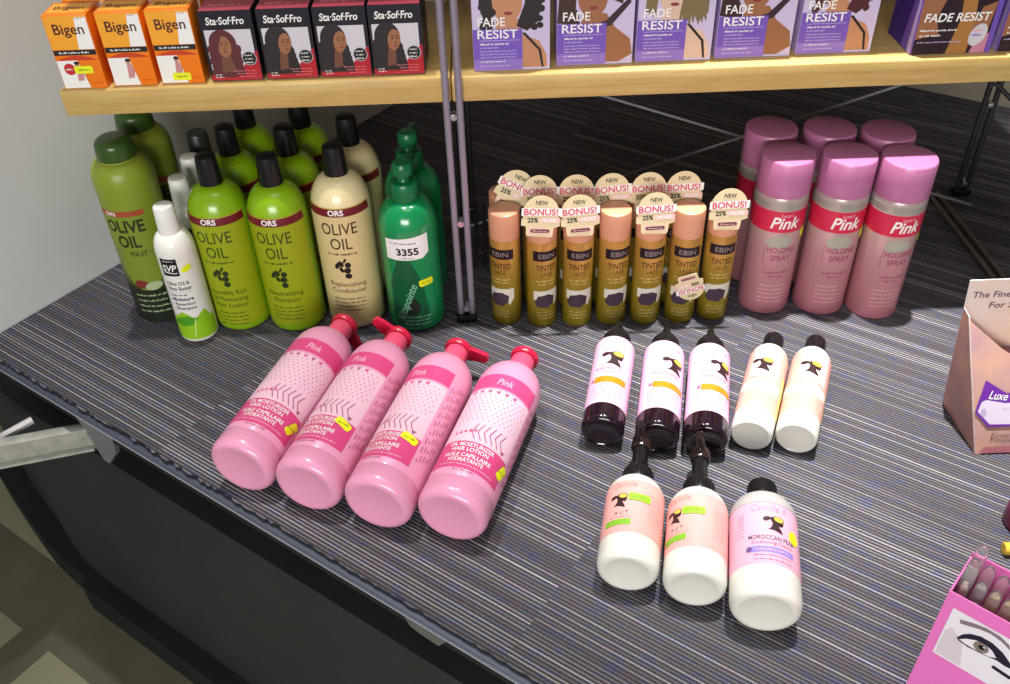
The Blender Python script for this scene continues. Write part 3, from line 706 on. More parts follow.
def bonus_tag(roll, y=-.0262, dx=0., lean=-.16, name='bonus_tag', z0=.150):
    card = M('cream_tag_card', '#e2d1a6', .55); red = M('tag_red_ink', '#d6485a', .5); pk = M('tag_pink_card', '#f0c0b4', .55)
    mtx = Matrix.Translation((dx, y, z0)) @ Matrix.Rotation(lean, 4, 'X') @ Matrix.Rotation(roll, 4, 'Y') @ Matrix.Diagonal((.90, 1, .93, 1))
    out = [(.0255*cos(a), .0345+.0255*sin(a)) for a in [radians(-20+t*220/24) for t in range(25)]]
    out += [(-.0265, .026), (-.0265, .016), (-.0195, .015), (-.0185, .003), (-.016, .001), (.016, .001), (.0185, .003), (.0195, .015), (.0275, .018), (.0275, .028)]
    bm = bmesh.new(); add_prism(bm, out, 0, .0006, mtx=mtx @ Matrix.Rotation(pi/2, 4, 'X'))
    card_me = mesh_from(bm, name, card)
    p = Print()
    p.text('NEW', 0, .0470, .0058, M('dark_green_ink2', '#3b3a2a', .5), 2, w=.017, bold=.02)
    p.poly([(-.0272, .0300), (.0280, .0330), (.0280, .0440), (-.0272, .0410)], PAPER, 1)
    p.text('BONUS!', 0, .0325, .0088, red, 3, w=.047, bold=.02, rot=.05)
    p.text('25%', -.0105, .0215, .0062, INK, 3, w=.015, bold=.03, rot=.05)
    p.poly([(-.001, .0215), (.0270, .0228), (.0270, .0300), (-.001, .0285)], pk, 1)
    p.text('MORE', .0125, .0228, .0052, PAPER, 3, w=.020, bold=.02, rot=.05)
    p.rrect(-.0150, .0055, .0160, .0135, .0035, pk, 1, .04); p.rrect(-.0130, .0070, .0140, .0120, .0024, M('tag_maroon', '#5c2a3a', .5), 2, .04)
    p.words(-.010, .011, .0085, .0016, pk, 3, 6)
    def mp(u, v, off): return mtx @ Vector((u, -.0006-off, v))
    return (name, card_me, [('tag_print', p.build('tag_print', mp, cut=None))])
GF = [[0.0095, 1.0114], [0.0575, 1.004], [0.1055, 1.0022], [0.1525, 1.0025], [0.1990, 1.0007], [0.2465, 1.0002], [0.2925, 1.0039]]
rolls = {1: .10, 2: -.02, 4: .02, 6: .04}
gl = ['gold tinted lace spray can without a tag, first right of the metal posts',
      'gold tinted lace spray can with a cream bonus tag, second from the metal posts',
      'gold tinted lace spray can with a cream bonus tag, third from the metal posts',
      'gold tinted lace spray can with bare peach cap in the middle of the front row',
      'gold spray can with a bonus tag, left of the one whose tag slipped down',
      'gold tinted lace spray can whose bonus tag has slipped upside down onto the can',
      'gold tinted lace spray can with a bonus tag, nearest the pink spray cans']
rz = [-22, 16, 2, 14, 6, -4, 0]
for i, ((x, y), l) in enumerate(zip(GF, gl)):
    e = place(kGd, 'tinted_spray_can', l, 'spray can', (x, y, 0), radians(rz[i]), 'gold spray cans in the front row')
    if i in rolls:
        t = bonus_tag(rolls[i], dx={1: -.005, 6: -.003}.get(i, -.001)); o = obj(t[0], t[1], e); o.rotation_euler = (0, 0, radians(-rz[i])); obj(t[2][0][0], t[2][0][1], o)
    if i == 5:
        t = bonus_tag(pi-.25, y=-.0236, dx=.003, lean=-.02, z0=.088); o = obj(t[0], t[1], e); o.rotation_euler = (0, 0, radians(4)); o.scale = (.78, 1, .74); o.location = (-.002, -.001, .020); obj(t[2][0][0], t[2][0][1], o)
GB = [(0.0110, 1.0580, .12), (0.0550, 1.0500, .05), (0.1010, 1.0480, .08), (0.1500, 1.0480, -.02), (0.1960, 1.0470, .02), (0.2400, 1.0465, .04)]
gbl = ['with tilted bonus tag, behind the first can right of posts', 'with bonus tag, behind the second can from the posts', 'with bonus tag, behind the third can from the posts',
       'with bonus tag, behind the bare-capped middle can', 'with bonus tag, behind the fifth can from the posts', 'with bonus tag, rightmost of the back row']
for i, ((x, y, ro), l) in enumerate(zip(GB, gbl)):
    e = place(kGd, 'tinted_spray_can', 'shaded gold spray can '+l, 'spray can', (x, y, 0), 0, 'gold spray cans in the back row')
    t = bonus_tag(ro if i else .5, z0=.153 if i else .160, lean=-.16 if i else -.25); o = obj(t[0], t[1], e); obj(t[2][0][0], t[2][0][1], o)

# ================================================================== PINK HOLDING SPRAY
def pinkspray_kit():
    r = .0345
    prof = [(0, .003), (.029, .003), (.032, 0), (.0342, .002), (.0345, .005), (.0345, .176), (.0335, .180), (.0325, .182), (0, .182)]
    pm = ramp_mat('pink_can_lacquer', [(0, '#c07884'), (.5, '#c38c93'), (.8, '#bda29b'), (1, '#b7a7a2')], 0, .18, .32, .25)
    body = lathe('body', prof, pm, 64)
    cp = [(0, .181), (.0335, .181), (.0345, .1835), (.0340, .2265), (.0328, .2288), (.031, .2296), (0, .2296)]
    cap = lathe('cap', cp, M('mauve_pink_plastic', '#b8709a', .32, coat=.15), 64)
    p = Print(); rd = M('rose_red_ink', '#cf2748', .35)
    p.rect(-r*1.9, .1325, r*1.9, .1635, rd, 0)
    p.rect(-r*1.9, .1655, r*1.9, .1745, M('silver_green_print', '#a6a39a', .3, .3), 0)
    p.text('Pink', .001, .1385, .0165, PAPER, 2, w=.038, shear=.25, bold=.018); p.text("Luster's", .002, .1555, .0050, M('pale_pink_ink', '#f2c0cc', .5), 2, w=.016, shear=.25)
    mg = M('magenta_ink', '#a3416a', .5)
    p.ell(-.003, .1175, .017, .010, M('grey_green_print', '#a9a596', .4), 0)
    p.text('HOLDING', .002, .1015, .0085, mg, 2, w=.037, bold=.012); p.text('SPRAY', .002, .0890, .0085, mg, 2, w=.027, bold=.012)
    for k in range(6): p.ell(-.0205+.0005*abs(k-2.5), .0880+.0045*k, .0012, .0009, mg, 2, 0, 8)
    p.words(-.016, .018, .0690, .0030, mg, 2, 5); p.words(-.010, .012, .0630, .0024, mg, 2, 6)
    for k in range(5): p.words(-.020, .022, .0480-.0065*k, .0016, M('pale_pink_ink', '#f2c0cc'), 2, 20+k, .6)
    s = Print().rrect(.0270, .1190, .0380, .1330, .003, YEL, 6)
    return [('body', body), ('cap', cap), ('label', p.build('label', cyl(prof, r)))], ('price_sticker', s.build('price_sticker', cyl(prof, r)))
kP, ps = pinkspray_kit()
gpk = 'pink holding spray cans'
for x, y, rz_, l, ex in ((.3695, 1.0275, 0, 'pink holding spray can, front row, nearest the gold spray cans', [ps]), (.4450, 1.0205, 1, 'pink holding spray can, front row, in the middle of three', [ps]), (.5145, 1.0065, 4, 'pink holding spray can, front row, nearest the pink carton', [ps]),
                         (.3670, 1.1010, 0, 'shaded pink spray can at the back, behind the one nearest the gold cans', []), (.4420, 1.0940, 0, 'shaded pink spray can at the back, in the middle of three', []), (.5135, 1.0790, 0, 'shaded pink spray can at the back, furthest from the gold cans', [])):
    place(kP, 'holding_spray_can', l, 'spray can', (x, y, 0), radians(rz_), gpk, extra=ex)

# ================================================================== LYING PINK LOTION BOTTLES
def lotion_kit(stu, stv, str_):
    r = .039
    prof = [(0, .0040), (.010, .0037), (.018, .0027), (.024, .0014), (.028, .0004), (.0305, 0)]+corner(.0305, 0, r, .010)+[(r, .026), (.0387, .0268), (r, .0276), (r, .195)]+shoulder(r, .195, .0165, .232, 10)+[(.0155, .235), (0, .235)]
    body = lathe('body', prof, M('pale_pink_plastic', '#e69abb', .3, coat=.3), 72)
    co = [(0, 0.2330), (.0150, 0.2330), (.0158, 0.2350), (.0150, 0.2600), (.0135, 0.2620), (0, 0.2620)]
    collar = lathe('pump_collar', co, M('coral_pink_plastic', '#f0587c', .3, coat=.2), 40)
    bm = bmesh.new(); add_lathe(bm, [(0, 0.2615), (.0165, 0.2615), (.0180, 0.2635), (.0180, 0.2685), (.0165, 0.2705), (0, 0.2710)], 40)
    out = [(.010, -.0095), (.026, -.0080), (.038, -.0058), (.0405, 0), (.038, .0058), (.026, .0080), (.010, .0095)]
    add_prism(bm, out, 0.2630, 0.2692)
    head = mesh_from(bm, 'pump_head', M('crimson_plastic', '#cf1f45', .3, coat=.2))
    p = Print(); hp = M('hot_pink_print', '#da4a84', .4); pp = M('pale_print_pink', '#efc3d3', .4); mv = M('mauve_ink', '#a85c7c', .5); wh = PAPER
    a = r*1.12
    p.rect(-a, .066, a, .153, pp, 0)
    p.rect(-a, .156, a, .180, hp, 1)
    p.text('Pink', .002, .162, .010, M('pale_pink_ink', '#f2c0cc'), 2, w=.019, shear=.2)
    p.rect(-a, .028, a, .067, hp, 1)
    p.text('OIL MOISTURIZER', -.002, .0595, .0052, wh, 3, w=.052, bold=.015); p.text('HAIR LOTION', -.002, .0525, .0052, wh, 3, w=.042, bold=.015)
    p.text('HUILE CAPILLAIRE', -.002, .0440, .0052, wh, 3, w=.054, bold=.015); p.text('HYDRATANTE', -.002, .0370, .0052, wh, 3, w=.040, bold=.015)
    p.words(-.030, .034, .0322, .0016, M('pale_pink_ink', '#f2c0cc'), 3, 4)
    p.words(-.012, .014, .0245, .0018, mv, 2, 7)
    # dots, chevrons and triangles
    for i in range(12):
        for j in range(9):
            u = -.034+.0062*i+(.003 if j % 2 else 0); v = .100+.0052*j+.0012*i*.3
            if u < a-.002 and v < .150: p.ell(u, v, .0008, .0009, mv, 2, 0, 6)
    for i in range(6):
        u = -.006+.0068*i
        if u+.006 < a: p.poly([(u, .095), (u+.0012, .095), (u-.0030, .083), (u+.0035, .071), (u+.0022, .071), (u-.0044, .083)], mv, 2)
    for i in range(5):
        u = -.030+.0055*i; p.poly([(u, .078+.001*i), (u+.004, .078+.001*i), (u+.002, .0835+.001*i)], hp, 2)
    for i in range(6): p.poly([(-.034+.010*i, .150), (-.028+.010*i, .1515), (-.0305+.010*i, .1455)], hp if i % 2 else mv, 2)
    p.poly([(.0285, .074), (.0345, .074), (.0315, .068)], mv, 3)
    # back panel text running along the bottle
    for k in range(5):
        for q in range(9): p.rect(a+.0040+.004*k, .040+.014*q+.003*k, a+.0058+.004*k, .0485+.014*q+.003*k-.004*((q+k) % 3 == 0), M('rose_fine_ink', '#c67893', .5), 1)
    for n_, it in enumerate(p.items): p.items[n_] = ([(x, y+.008) for x, y in it[0]],)+it[1:]
    return [('body', body), ('pump_collar', collar), ('pump_head', head), ('label', p.build('label', cyl(prof, r))), ('price_sticker', sticker(prof, r, stu, stv+.008, .0205, .0100, str_))], (collar, head)
def lot(base, ang, roll, hrot, stk, lab):
    kit, _ = lotion_kit(*stk)
    loc, rot = lying(base[0]-.0025-.011*cos(radians(ang)), base[1]-.011*sin(radians(ang)), .0392, ang, roll)
    e = place(kit, 'lotion_pump_bottle', lab, 'bottle', loc, 0, 'pink lotion bottles lying on the carpet', rot)
    for c in e.children:
        if c.name.startswith('pump_head'): c.rotation_euler = (0, 0, radians(hrot))
    return e
PI_ = pi
lot((-.2885, .7132), 70.6, 12, 52, (.037, .050, 1.1), 'pale pink lotion bottle lying on the carpet, furthest left of four')
lot((-.2110, .6810), 71.5, -16, 235, (.029, .062, -.35), 'pale pink lotion bottle lying second from left, beak pointing towards green bottles')
lot((-.1330, .6520), 71.5, -24, 32, (.031, .062, -.3), 'pale pink lotion bottle lying third from left, pump beak pointing right')
lot((-.0540, .6320), 70.6, 6, 112, (.042, .052, 1.2), 'pale pink lotion bottle lying furthest right of four, beak hidden behind')

# ================================================================== SERUM, TREATMENT AND LOTION WITH A SILHOUETTE LABEL
HEADW = M('headwrap_gold_print', '#e3b64a', .45); SIL = M('silhouette_ink', '#2e1a1c', .5); ROSE = M('rose_script_ink', '#d58aa8', .5)
def silhouette(p, u, v, s, layer=4):
    t = lambda pts: [(u+x*s, v+y*s) for x, y in pts]
    p.poly(t([(-.30, .62), (-.62, .70), (-.92, .60), (-1.0, .34), (-.82, .18), (-.56, .26), (-.42, .38), (-.30, .28), (-.22, .02), (-.26, -.28), (-.42, -.55), (-.60, -.66),
              (-.10, -.72), (.30, -.86), (.62, -1.0), (.52, -.62), (.34, -.36), (.30, -.18), (.52, -.22), (.66, -.14), (.66, .02), (.74, .08), (.68, .22), (.78, .46), (.66, .66), (.40, .80), (.05, .80)]), SIL, layer)
    p.ell(u+.30*s, v+.48*s, .40*s, .26*s, HEADW, layer+1, -.25, 18)
def serum_kit(title, ucut):
    r = .0252
    prof = [(0, .003), (.016, .002), (.019, 0)]+corner(.019, 0, r, .006)+[(r, .146)]+shoulder(r, .146, .0120, .158, 7)+[(.0115, .160), (0, .160)]
    body = lathe('body', prof, M('dark_plum_plastic', '#1c0d18', .12, coat=.5), 56)
    cp = [(0, .157), (.0178, .157), (.0184, .159), (.0182, .172), (.0150, .179), (.0108, .187), (.0072, .193), (.0052, .199), (.0040, .206), (.002, .2095), (0, .210)]
    cap = lathe('dropper_cap', cp, BLACK, 36)
    pk = M('pink_label_film', '#e6b6d2', .4); p = Print(); a = r*2.2; fine = M('mauve_ink', '#a85c7c')
    p.rect(-a, .026, a, .151, pk, 0)
    p.text('Camille', ucut*.3, .1325, .0085, ROSE, 2, w=.030, shear=.3)
    silhouette(p, .002+ucut, .107, .0160)
    p.text(title, -.002+ucut*.3, .0850, .0048, M('grey_ink', '#4a4550'), 2, w=.034)
    p.words(-.014, .014, .0795, .0018, fine, 2, 1)
    p.rrect(-.0185+ucut*.5, .0615, .022+ucut*.5, .0725, .002, M('amber_print', '#d9820c', .45), 2, 0)
    p.ell(-.0215+ucut*.5, .0675, .0025, .003, fine, 2)
    for k in range(4): p.words(-.020, .020, .0545-.006*k, .0014, fine, 2, 5+k, .6)
    vc = [.146, .148, .1495]
    return [('body', body), ('dropper_cap', cap), ('label', p.build('label', cyl(prof, r), cut=.0028, vcut=vc))]
gk = 'dark based pink bottles lying on the carpet'
for base, ang, roll, t, uc, lab in (((.1198, .7652), 77.2, 0, 'ROSEMARY OIL', .000, 'pink labelled dropper bottle with black base, leftmost of three, silhouette centred'),
                                    ((.1815, .7525), 77.5, 6, 'AWAKENING', .009, 'pink labelled dropper bottle with black base, in the middle of three'),
                                    ((.2358, .7445), 76.8, 8, 'AWAKENING', .010, 'pink labelled dropper bottle with black base, beside the peach bottles')):
    loc, rot = lying(base[0]-.004-.0155*cos(radians(ang)), base[1]-.0155*sin(radians(ang)), .0254, ang, roll)
    place(serum_kit(t, uc), 'dropper_bottle', lab, 'bottle', loc, 0, gk, rot)
WB = M('milky_white_plastic', '#dedbd1', .3, coat=.2)
def peach_kit(title):
    r = .0238
    prof = [(0, .003), (.017, .002), (.020, 0)]+corner(.020, 0, r, .006)+[(r, .132)]+shoulder(r, .132, .0120, .157, 8)+[(.0115, .160), (0, .160)]
    body = lathe('body', prof, WB, 56)
    cp = [(0, .157), (.0128, .157), (.0132, .159), (.0126, .184), (.0115, .187), (0, .1875)]
    cap = lathe('cap', cp, BLACK, 36)
    p = Print(); a = r*2.1; film = M('peach_label_film', '#e6aa9c', .4); pw = M('pale_peach_print', '#edd3cb', .45)
    p.rect(-a, .026, a, .140, film, 0); p.rect(-.016, .080, .018, .140, pw, 1)
    p.rect(a*.56, .026, a*.8, .10, M('pale_yellow_print', '#f3dd8a', .45), 1)
    p.text('Camille', 0, .1285, .0070, M('peach_script_ink', '#e0a78e', .5), 3, w=.028, shear=.3)
    silhouette(p, -.002, .105, .0145)
    p.text(title, .001, .0850, .0042, M('peach_brown_ink', '#7d4a36', .5), 3, w=.028)
    p.words(-.015, .016, .0795, .0016, M('peach_brown_ink', '#a0674e'), 3, 2)
    p.rect(-a*.8, .058, a*.5, .073, pw, 1); p.words(-.016, .016, .0640, .0020, M('peach_script_ink', '#e0a78e'), 3, 5)
    for k in range(3): p.words(-.014, .016, .050-.006*k, .0014, M('peach_script_ink', '#e0a78e'), 3, 8+k)
    return [('body', body), ('cap', cap), ('label', p.build('label', cyl(prof, r), cut=.0028, vcut=[.132, .135, .138]))]
for base, ang, roll, t, lab in (((.2853, .7470), 67.6, -6, 'ANGELICA', 'peach labelled white bottle with black cap, right beside the dropper bottles'), ((.3352, .7393), 66.8, 8, 'GERANIUM', 'peach labelled white bottle with black cap, furthest right of the lying bottles')):
    loc, rot = lying(base[0]+.001-.010*cos(radians(ang)), base[1]-.010*sin(radians(ang)), .0240, ang, roll)
    place(peach_kit(t), 'treatment_bottle', lab, 'bottle', loc, 0, 'peach bottles lying on the carpet', rot)
def boston_kit(sx):
    r = .031
    prof = [(0, .0045), (.010, .004), (.017, .0028), (.0215, .0008), (.0235, .0003)]+corner(.0235, .0003, r, .010)+[(r, .092)]+shoulder(r, .092, .0125, .118, 9)+[(.0115, .121), (0, .121)]
    body = lathe('body', prof, WB, 60)
    cp = [(0, .119), (.0165, .119), (.0170, .121), (.0165, .134), (.0120, .142), (.0090, .147), (.0085, .172), (0, .172)]
    bm = bmesh.new(); add_lathe(bm, cp, 36)
    for k in range(24):
        t = 2*pi*k/24; add_tube(bm, [(.0168*cos(t), .0168*sin(t), .1215), (.0162*cos(t), .0162*sin(t), .133)], .0009, 5)
    collar = mesh_from(bm, 'pump_collar', BLACK)
    bm = bmesh.new(); add_lathe(bm, [(0, .170), (.0100, .170), (.0115, .173), (.0110, .186), (.0085, .190), (0, .191)], 28)
    add_tube(bm, [(0, -.004, .182), (0, -.018, .184), (0, -.030, .183), (0, -.035, .177)], [.0062, .0058, .0050, .0042], 12)
    head = mesh_from(bm, 'pump_head', M('brown_black_plastic', '#2a1a18', .15, coat=.5))
    p = Print(); a = r*1.75; film = M('salmon_label_film', '#eaaaa3', .4); pw = M('pale_salmon_print', '#e9beb7', .45); sk = M('salmon_ink', '#d0887e', .5)
    p.rect(-a, .028, a, .098, film, 0)
    p.text('Camille', -.006+sx, .0880, .0065, sk, 3, w=.026, shear=.3)
    silhouette(p, -.010+sx, .070, .0108)
    p.text('A U T', -.007+sx, .0510, .0042, M('grey_ink', '#4a4550'), 3, w=.015); p.words(-.019+sx, .006+sx, .047, .0012, sk, 3, 2)
    p.rrect(-.024+sx, .0370, .004+sx, .0445, .001, M('leaf_label_print', '#7fb52e', .45), 3)
    for k in range(9): p.words(.018, .034, .080-.0045*k, .0012, sk, 3, 11+k, .6)
    s = Print().rrect(-.001+sx, .0690, .022+sx, .0785, .002, M('lime_sticker', '#93cc2a', .5), 7, -.04); s.words(.004+sx, .017+sx, .0730, .0022, YELINK, 8, 3)
    vc = [.092, .0935, .095, .0965]
    return [('body', body), ('pump_collar', collar), ('pump_head', head), ('label', p.build('label', cyl(prof, r), cut=.0034, vcut=vc)), ('price_sticker', s.build('price_sticker', cyl(prof, r), cut=.0034))]
for base, sx, lab in (((.1170, .5590), -.002, 'salmon labelled white pump bottle with black pump, left of the pair, silhouette visible'), ((.1795, .5382), -.013, 'salmon labelled white pump bottle with black pump, right of the pair')):
    loc, rot = lying(base[0]-.000-.011*cos(radians(77.2)), base[1]-.011*sin(radians(77.2)), .0312, 77.2, -7)
    place(boston_kit(sx), 'pump_bottle', lab, 'bottle', loc, 0, 'salmon pump bottles lying on the carpet', rot)
def custard_kit():
    r = .0338
    prof = [(0, .0045), (.012, .004), (.020, .0025), (.0255, .0006)]+corner(.0255, .0003, r, .011)+[(r, .104)]+shoulder(r, .104, .0150, .134, 9)+[(.0140, .138), (0, .138)]
    body = lathe('body', prof, WB, 64)
    bm = bmesh.new(); add_lathe(bm, [(0, .1355), (.0148, .1355), (.0153, .1375), (.0148, .158), (.0135, .161), (0, .1615)], 40)
    for k in range(28):
        t = 2*pi*k/28; add_tube(bm, [(.0151*cos(t), .0151*sin(t), .138), (.0147*cos(t), .0147*sin(t), .158)], .0007, 5)
    cap = mesh_from(bm, 'cap', BLACK)
    neck = lathe('clear_shoulder', shoulder(r+.0003, .1085, .0170, .1345, 7), M('grey_translucent_film', '#b9b4b2', .25, coat=.3), 56)
    p = Print(); a = r*1.9; film = M('rose_label_film', '#e8abc0', .4); pw = M('pale_rose_print', '#e9bfce', .45)
    p.rect(-a, .032, a, .110, film, 0)
    p.text('Camille R', 0, .0965, .0085, ROSE, 3, w=.036, shear=.3)
    silhouette(p, .005, .0815, .0118)
    mg = M('magenta_ink', '#a3416a')
    p.text('MOROCCAN PEAR', .002, .0610, .0050, M('grey_ink', '#4a4550'), 3, w=.046, bold=.01); p.text('Conditioning Custard', .002, .0555, .0036, mg, 3, w=.040, shear=.2)
    p.rrect(-.0190, .0455, .0235, .0525, .001, M('lavender_print', '#8f83cf', .45), 3); p.ell(-.0205, .0490, .0030, .0032, M('plum_print', '#6a4a86', .5), 4); p.words(-.014, .020, .0480, .0016, film, 4, 4)
    for k in range(2): p.words(-.016, .022, .0415-.005*k, .0013, mg, 3, 6+k)
    for k in range(7): p.words(-.034, -.025, .094-.0045*k, .0011, mg, 3, 14+k, .6)
    s = Print().ell(.0255, .0725, .0065, .0080, YEL, 7)
    return [('body', body), ('clear_shoulder', neck), ('cap', cap), ('label', p.build('label', cyl(prof, r), cut=.004, vcut=[.104, .106, .108])), ('price_sticker', s.build('price_sticker', cyl(prof, r)))]
loc, rot = lying(.2380, .4960, .0340, 77.5, 2)
place(custard_kit(), 'conditioner_bottle', 'pink labelled white bottle with purple stripe and ribbed black cap, biggest and nearest', 'bottle', loc, 0, None, rot)

# ================================================================== CARTON AND PENCIL BOX ON THE RIGHT
marb = noise_mat('pink_marbled_card', '#c89b86', '#b18a8c', 26, .5, (1, 1, 1), 5, 0, .35, .65)
cart = bpy.data.objects.new('display_carton', None); COL.objects.link(cart); cart.location = (.5390, .7180, .0005)
tag(cart, 'pink marbled card display carton with slanted front and purple label, at the right edge', 'carton')
def panel(name, pts, thick, m, nrm):
    bm = bmesh.new(); n = Vector(nrm).normalized()*thick
    a = [bm.verts.new(Vector(p)) for p in pts]; b = [bm.verts.new(Vector(p)+n) for p in pts]
    k = len(pts); bm.faces.new(a); bm.faces.new(b[::-1])
    for i in range(k): bm.faces.new((a[i], a[(i+1) % k], b[(i+1) % k], b[i])).material_index = 1
    return obj(name, mesh_from(bm, name, [m, M('card_edge_white', '#efe4e2', .6)]), cart)
W_ = .155
fd = Vector((-.0176, .0654, .128)); fn = Vector((1, 0, 0)).cross(fd).normalized()      # up the slanted front
fdir = fd.normalized()
def fp(x, t): return Vector((x, 0, 0))+Vector((0, fd.y/fd.z, 1))*t                    # point of the slanted front at height t
front_pts = [fp(0, 0), fp(W_, 0), fp(W_+.012, .135), fp(W_-.010, .112), fp(W_-.035, .096), fp(W_/2, .088), fp(.046, .096), fp(.022, .110), fp(.004, .124), fp(-.014, .138), fp(-.018, .144)]
panel('front_panel', front_pts, .0012, marb, -fn)
ysl = fd.y/fd.z
back = .0865
lp = [(0, 0, 0), (-.0026, back, 0), (-.0225, back, .184), (-.0215, back-.004, .150), (-.018, ysl*.144, .144)]
panel('side_panel', lp, .0012, marb, (1, 0, 0))
panel('side_panel', [(W_-x if x <= 0 else W_, y, z) for x, y, z in lp], .0012, marb, (-1, 0, 0))
palec = noise_mat('cream_pink_card', '#ead6cc', '#e8cdb4', 30, .5, lo=.35, hi=.7)
bp_ = panel('back_panel', [(-.0026, back, 0), (W_+.0026, back, 0), (W_+.0225, back, .184), (-.0225, back, .184)], .0012, palec, (0, 1, 0))
panel('base_panel', [(0, .0015, .001), (W_, .0015, .001), (W_, back-.001, .001), (0, back-.001, .001)], .001, marb, (0, 0, 1))
panel('inner_tray', [(-.010, ysl*.088+.003, .088), (W_+.010, ysl*.088+.003, .088), (W_+.010, back-.0015, .088), (-.010, back-.0015, .088)], .001, M('mauve_card_inside', '#9a6a72', .6), (0, 0, -1))
p = Print(); gi = M('grey_rose_ink', '#6f5560', .5)
p.text('The Finest', .0120, .1600, .0082, gi, 2, w=.052, bold=.012); p.text('For S', .0225, .1450, .0082, gi, 2, w=.027, bold=.012)
o = obj('lettering', p.build('lettering', flat((0, back, 0), (1, 0, 0), (0, 0, 1), (0, -1, 0)), cut=None), bp_)
p = Print(); pu = M('violet_label', '#6b2a9a', .4)
L_ = lambda u, v: (u, v)
p.poly([(.006, .078), (-.004, .045), (.012, .029), (.12, .027), (.135, .045), (.128, .072), (.075, .062), (.030, .064)], pu, 0)
p.poly([(-.001, .0455), (.014, .0315), (.118, .0295), (.131, .045), (.125, .056), (.030, .0535), (.008, .0575), (.003, .0555)], M('pale_lilac_label', '#d6c9dc', .45), 1)
p.text('Luxe', .021, .0575, .0085, PAPER, 3, w=.022, shear=.35, rot=-.12, bold=.01)
p.ell(.006, .044, .0035, .0045, M('lilac_ring', '#b7a4c4', .5), 2)
p.words(.028, .060, .046, .0030, M('lilac_ring', '#b7a4c4'), 2, 3)
p.text('Finest Quality', .046, .0165, .0060, gi, 2, w=.060, shear=.25)
p.poly([(.003, .001), (W_-.003, .001), (W_-.003, .009), (.010, .0075)], M('dusty_rose_print', '#b06a74', .5), 0)
# clip-free: the label follows the slanted panel
slant = Vector((0, ysl, 1))
obj('front_label', p.build('front_label', lambda u, v, off: Vector((u, 0, 0))+slant*v-fn*(-.0) + (-fn if fn.y > 0 else fn)*(.0014+off), cut=None), cart)

pbx = bpy.data.objects.new('pencil_box', None); COL.objects.link(pbx)
pa = radians(-43.5); pbx.location = (.3440, .42257, .0005); pbx.rotation_euler = (0, 0, pa)
tag(pbx, 'hot pink card box with an eye picture holding makeup pencils, bottom right corner', 'pencil box')
hpk = M('hot_pink_card', '#ef7ac6', .4)
BW, BD, BH = .115, .046, .165
bm = bmesh.new(); t_ = .0014
add_box(bm, 0, 0, 0, BW, t_, BH); add_box(bm, 0, BD-t_, 0, BW, BD, BH+.004); add_box(bm, 0, t_, 0, t_, BD-t_, BH); add_box(bm, BW-t_, t_, 0, BW, BD-t_, BH); add_box(bm, t_, t_, 0, BW-t_, BD-t_, .002)
obj('carton', mesh_from(bm, 'carton', hpk), pbx)
p = Print(); wp = M('picture_white', '#f0e9f0', .45)
p.rect(.0075, .088, BW-.0075, .150, wp, 0)
p.poly([(.009, .090), (.030, .090), (.024, .118), (.012, .128), (.009, .120)], M('picture_shade', '#dccfd6', .5), 1)
ez = lambda u, v: (u, v)
lash = M('picture_lash_ink', '#231a33', .5); brow = M('picture_brow_ink', '#8a7480', .5)
p.poly([(.0150, .1415), (.0165, .1375), (.022, .1395), (.030, .1430), (.038, .1445), (.046, .1430), (.055, .1385), (.052, .1440), (.044, .1475), (.034, .1480), (.024, .1455)], brow, 2)
p.poly([(.0185, .1200), (.0215, .1275), (.0260, .1325), (.0330, .1360), (.0420, .1360), (.0510, .1320), (.0600, .1240), (.0660, .1200), (.0560, .1190), (.0500, .1200), (.0400, .1180), (.0280, .1165), (.0205, .1180)], lash, 2)
p.poly([(.0205, .1200), (.0250, .1250), (.0310, .1290), (.0380, .1300), (.0440, .1280), (.0490, .1225), (.0440, .1195), (.0350, .1185), (.0260, .1185)], wp, 3)
p.ell(.0365, .1245, .0058, .0058, M('iris_print', '#8a7a70', .4), 4); p.ell(.0370, .1250, .0026, .0026, INK, 5); p.ell(.0385, .1265, .0009, .0009, PAPER, 6)
p.rrect(.0490, .1080, .0640, .1120, .0012, lash, 2, -.12)
obj('printed_front', p.build('printed_front', front(0), cut=None), pbx)
# pencils standing in it
def pencil_kit(c):
    bm = bmesh.new(); add_tube(bm, [(0, 0, 0), (0, 0, .118)], .0036, 6)
    barrel = mesh_from(bm, 'barrel', M('pencil_'+c[0], c[1], .3, .4))
    bm = bmesh.new(); add_lathe(bm, [(0, .118), (.0046, .118), (.0048, .120), (.0048, .176), (.0042, .183), (.0020, .187), (0, .1875)], 20)
    cap = mesh_from(bm, 'clear_cap', M('clear_pencil_cap', '#f6f2f0', .08, trans=.9, ior=1.1))
    bm = bmesh.new(); add_lathe(bm, [(0, .1182), (.0032, .1182), (.0030, .150), (.0016, .160), (0, .1615)], 14)
    tip = mesh_from(bm, 'pencil_tip', M('pencil_core_'+c[0], c[2], .4))
    return [('barrel', barrel), ('clear_cap', cap, [('pencil_tip', tip)])]
pks = [pencil_kit(('silver', '#d0cdc8', '#d8d0c4')), pencil_kit(('pewter', '#b4b8ba', '#c4c8cc')), pencil_kit(('gold', '#d2b96e', '#e0cc88'))]
rot_ = Matrix.Rotation(pa, 4, 'Z'); slot = 0
names = ['clear capped makeup pencil in the pink box, tallest at its left front', 'clear capped makeup pencil in the pink box, at its left rear', 'silver makeup pencil in the pink box, second column from the left, front',
         'pewter makeup pencil in the pink box, second column from the left, rear', 'silver makeup pencil in the pink box, third column, front', 'pale gold makeup pencil in the pink box, third column, rear',
         'pewter makeup pencil in the pink box, fourth column, front', 'gold makeup pencil in the pink box, fourth column, rear']
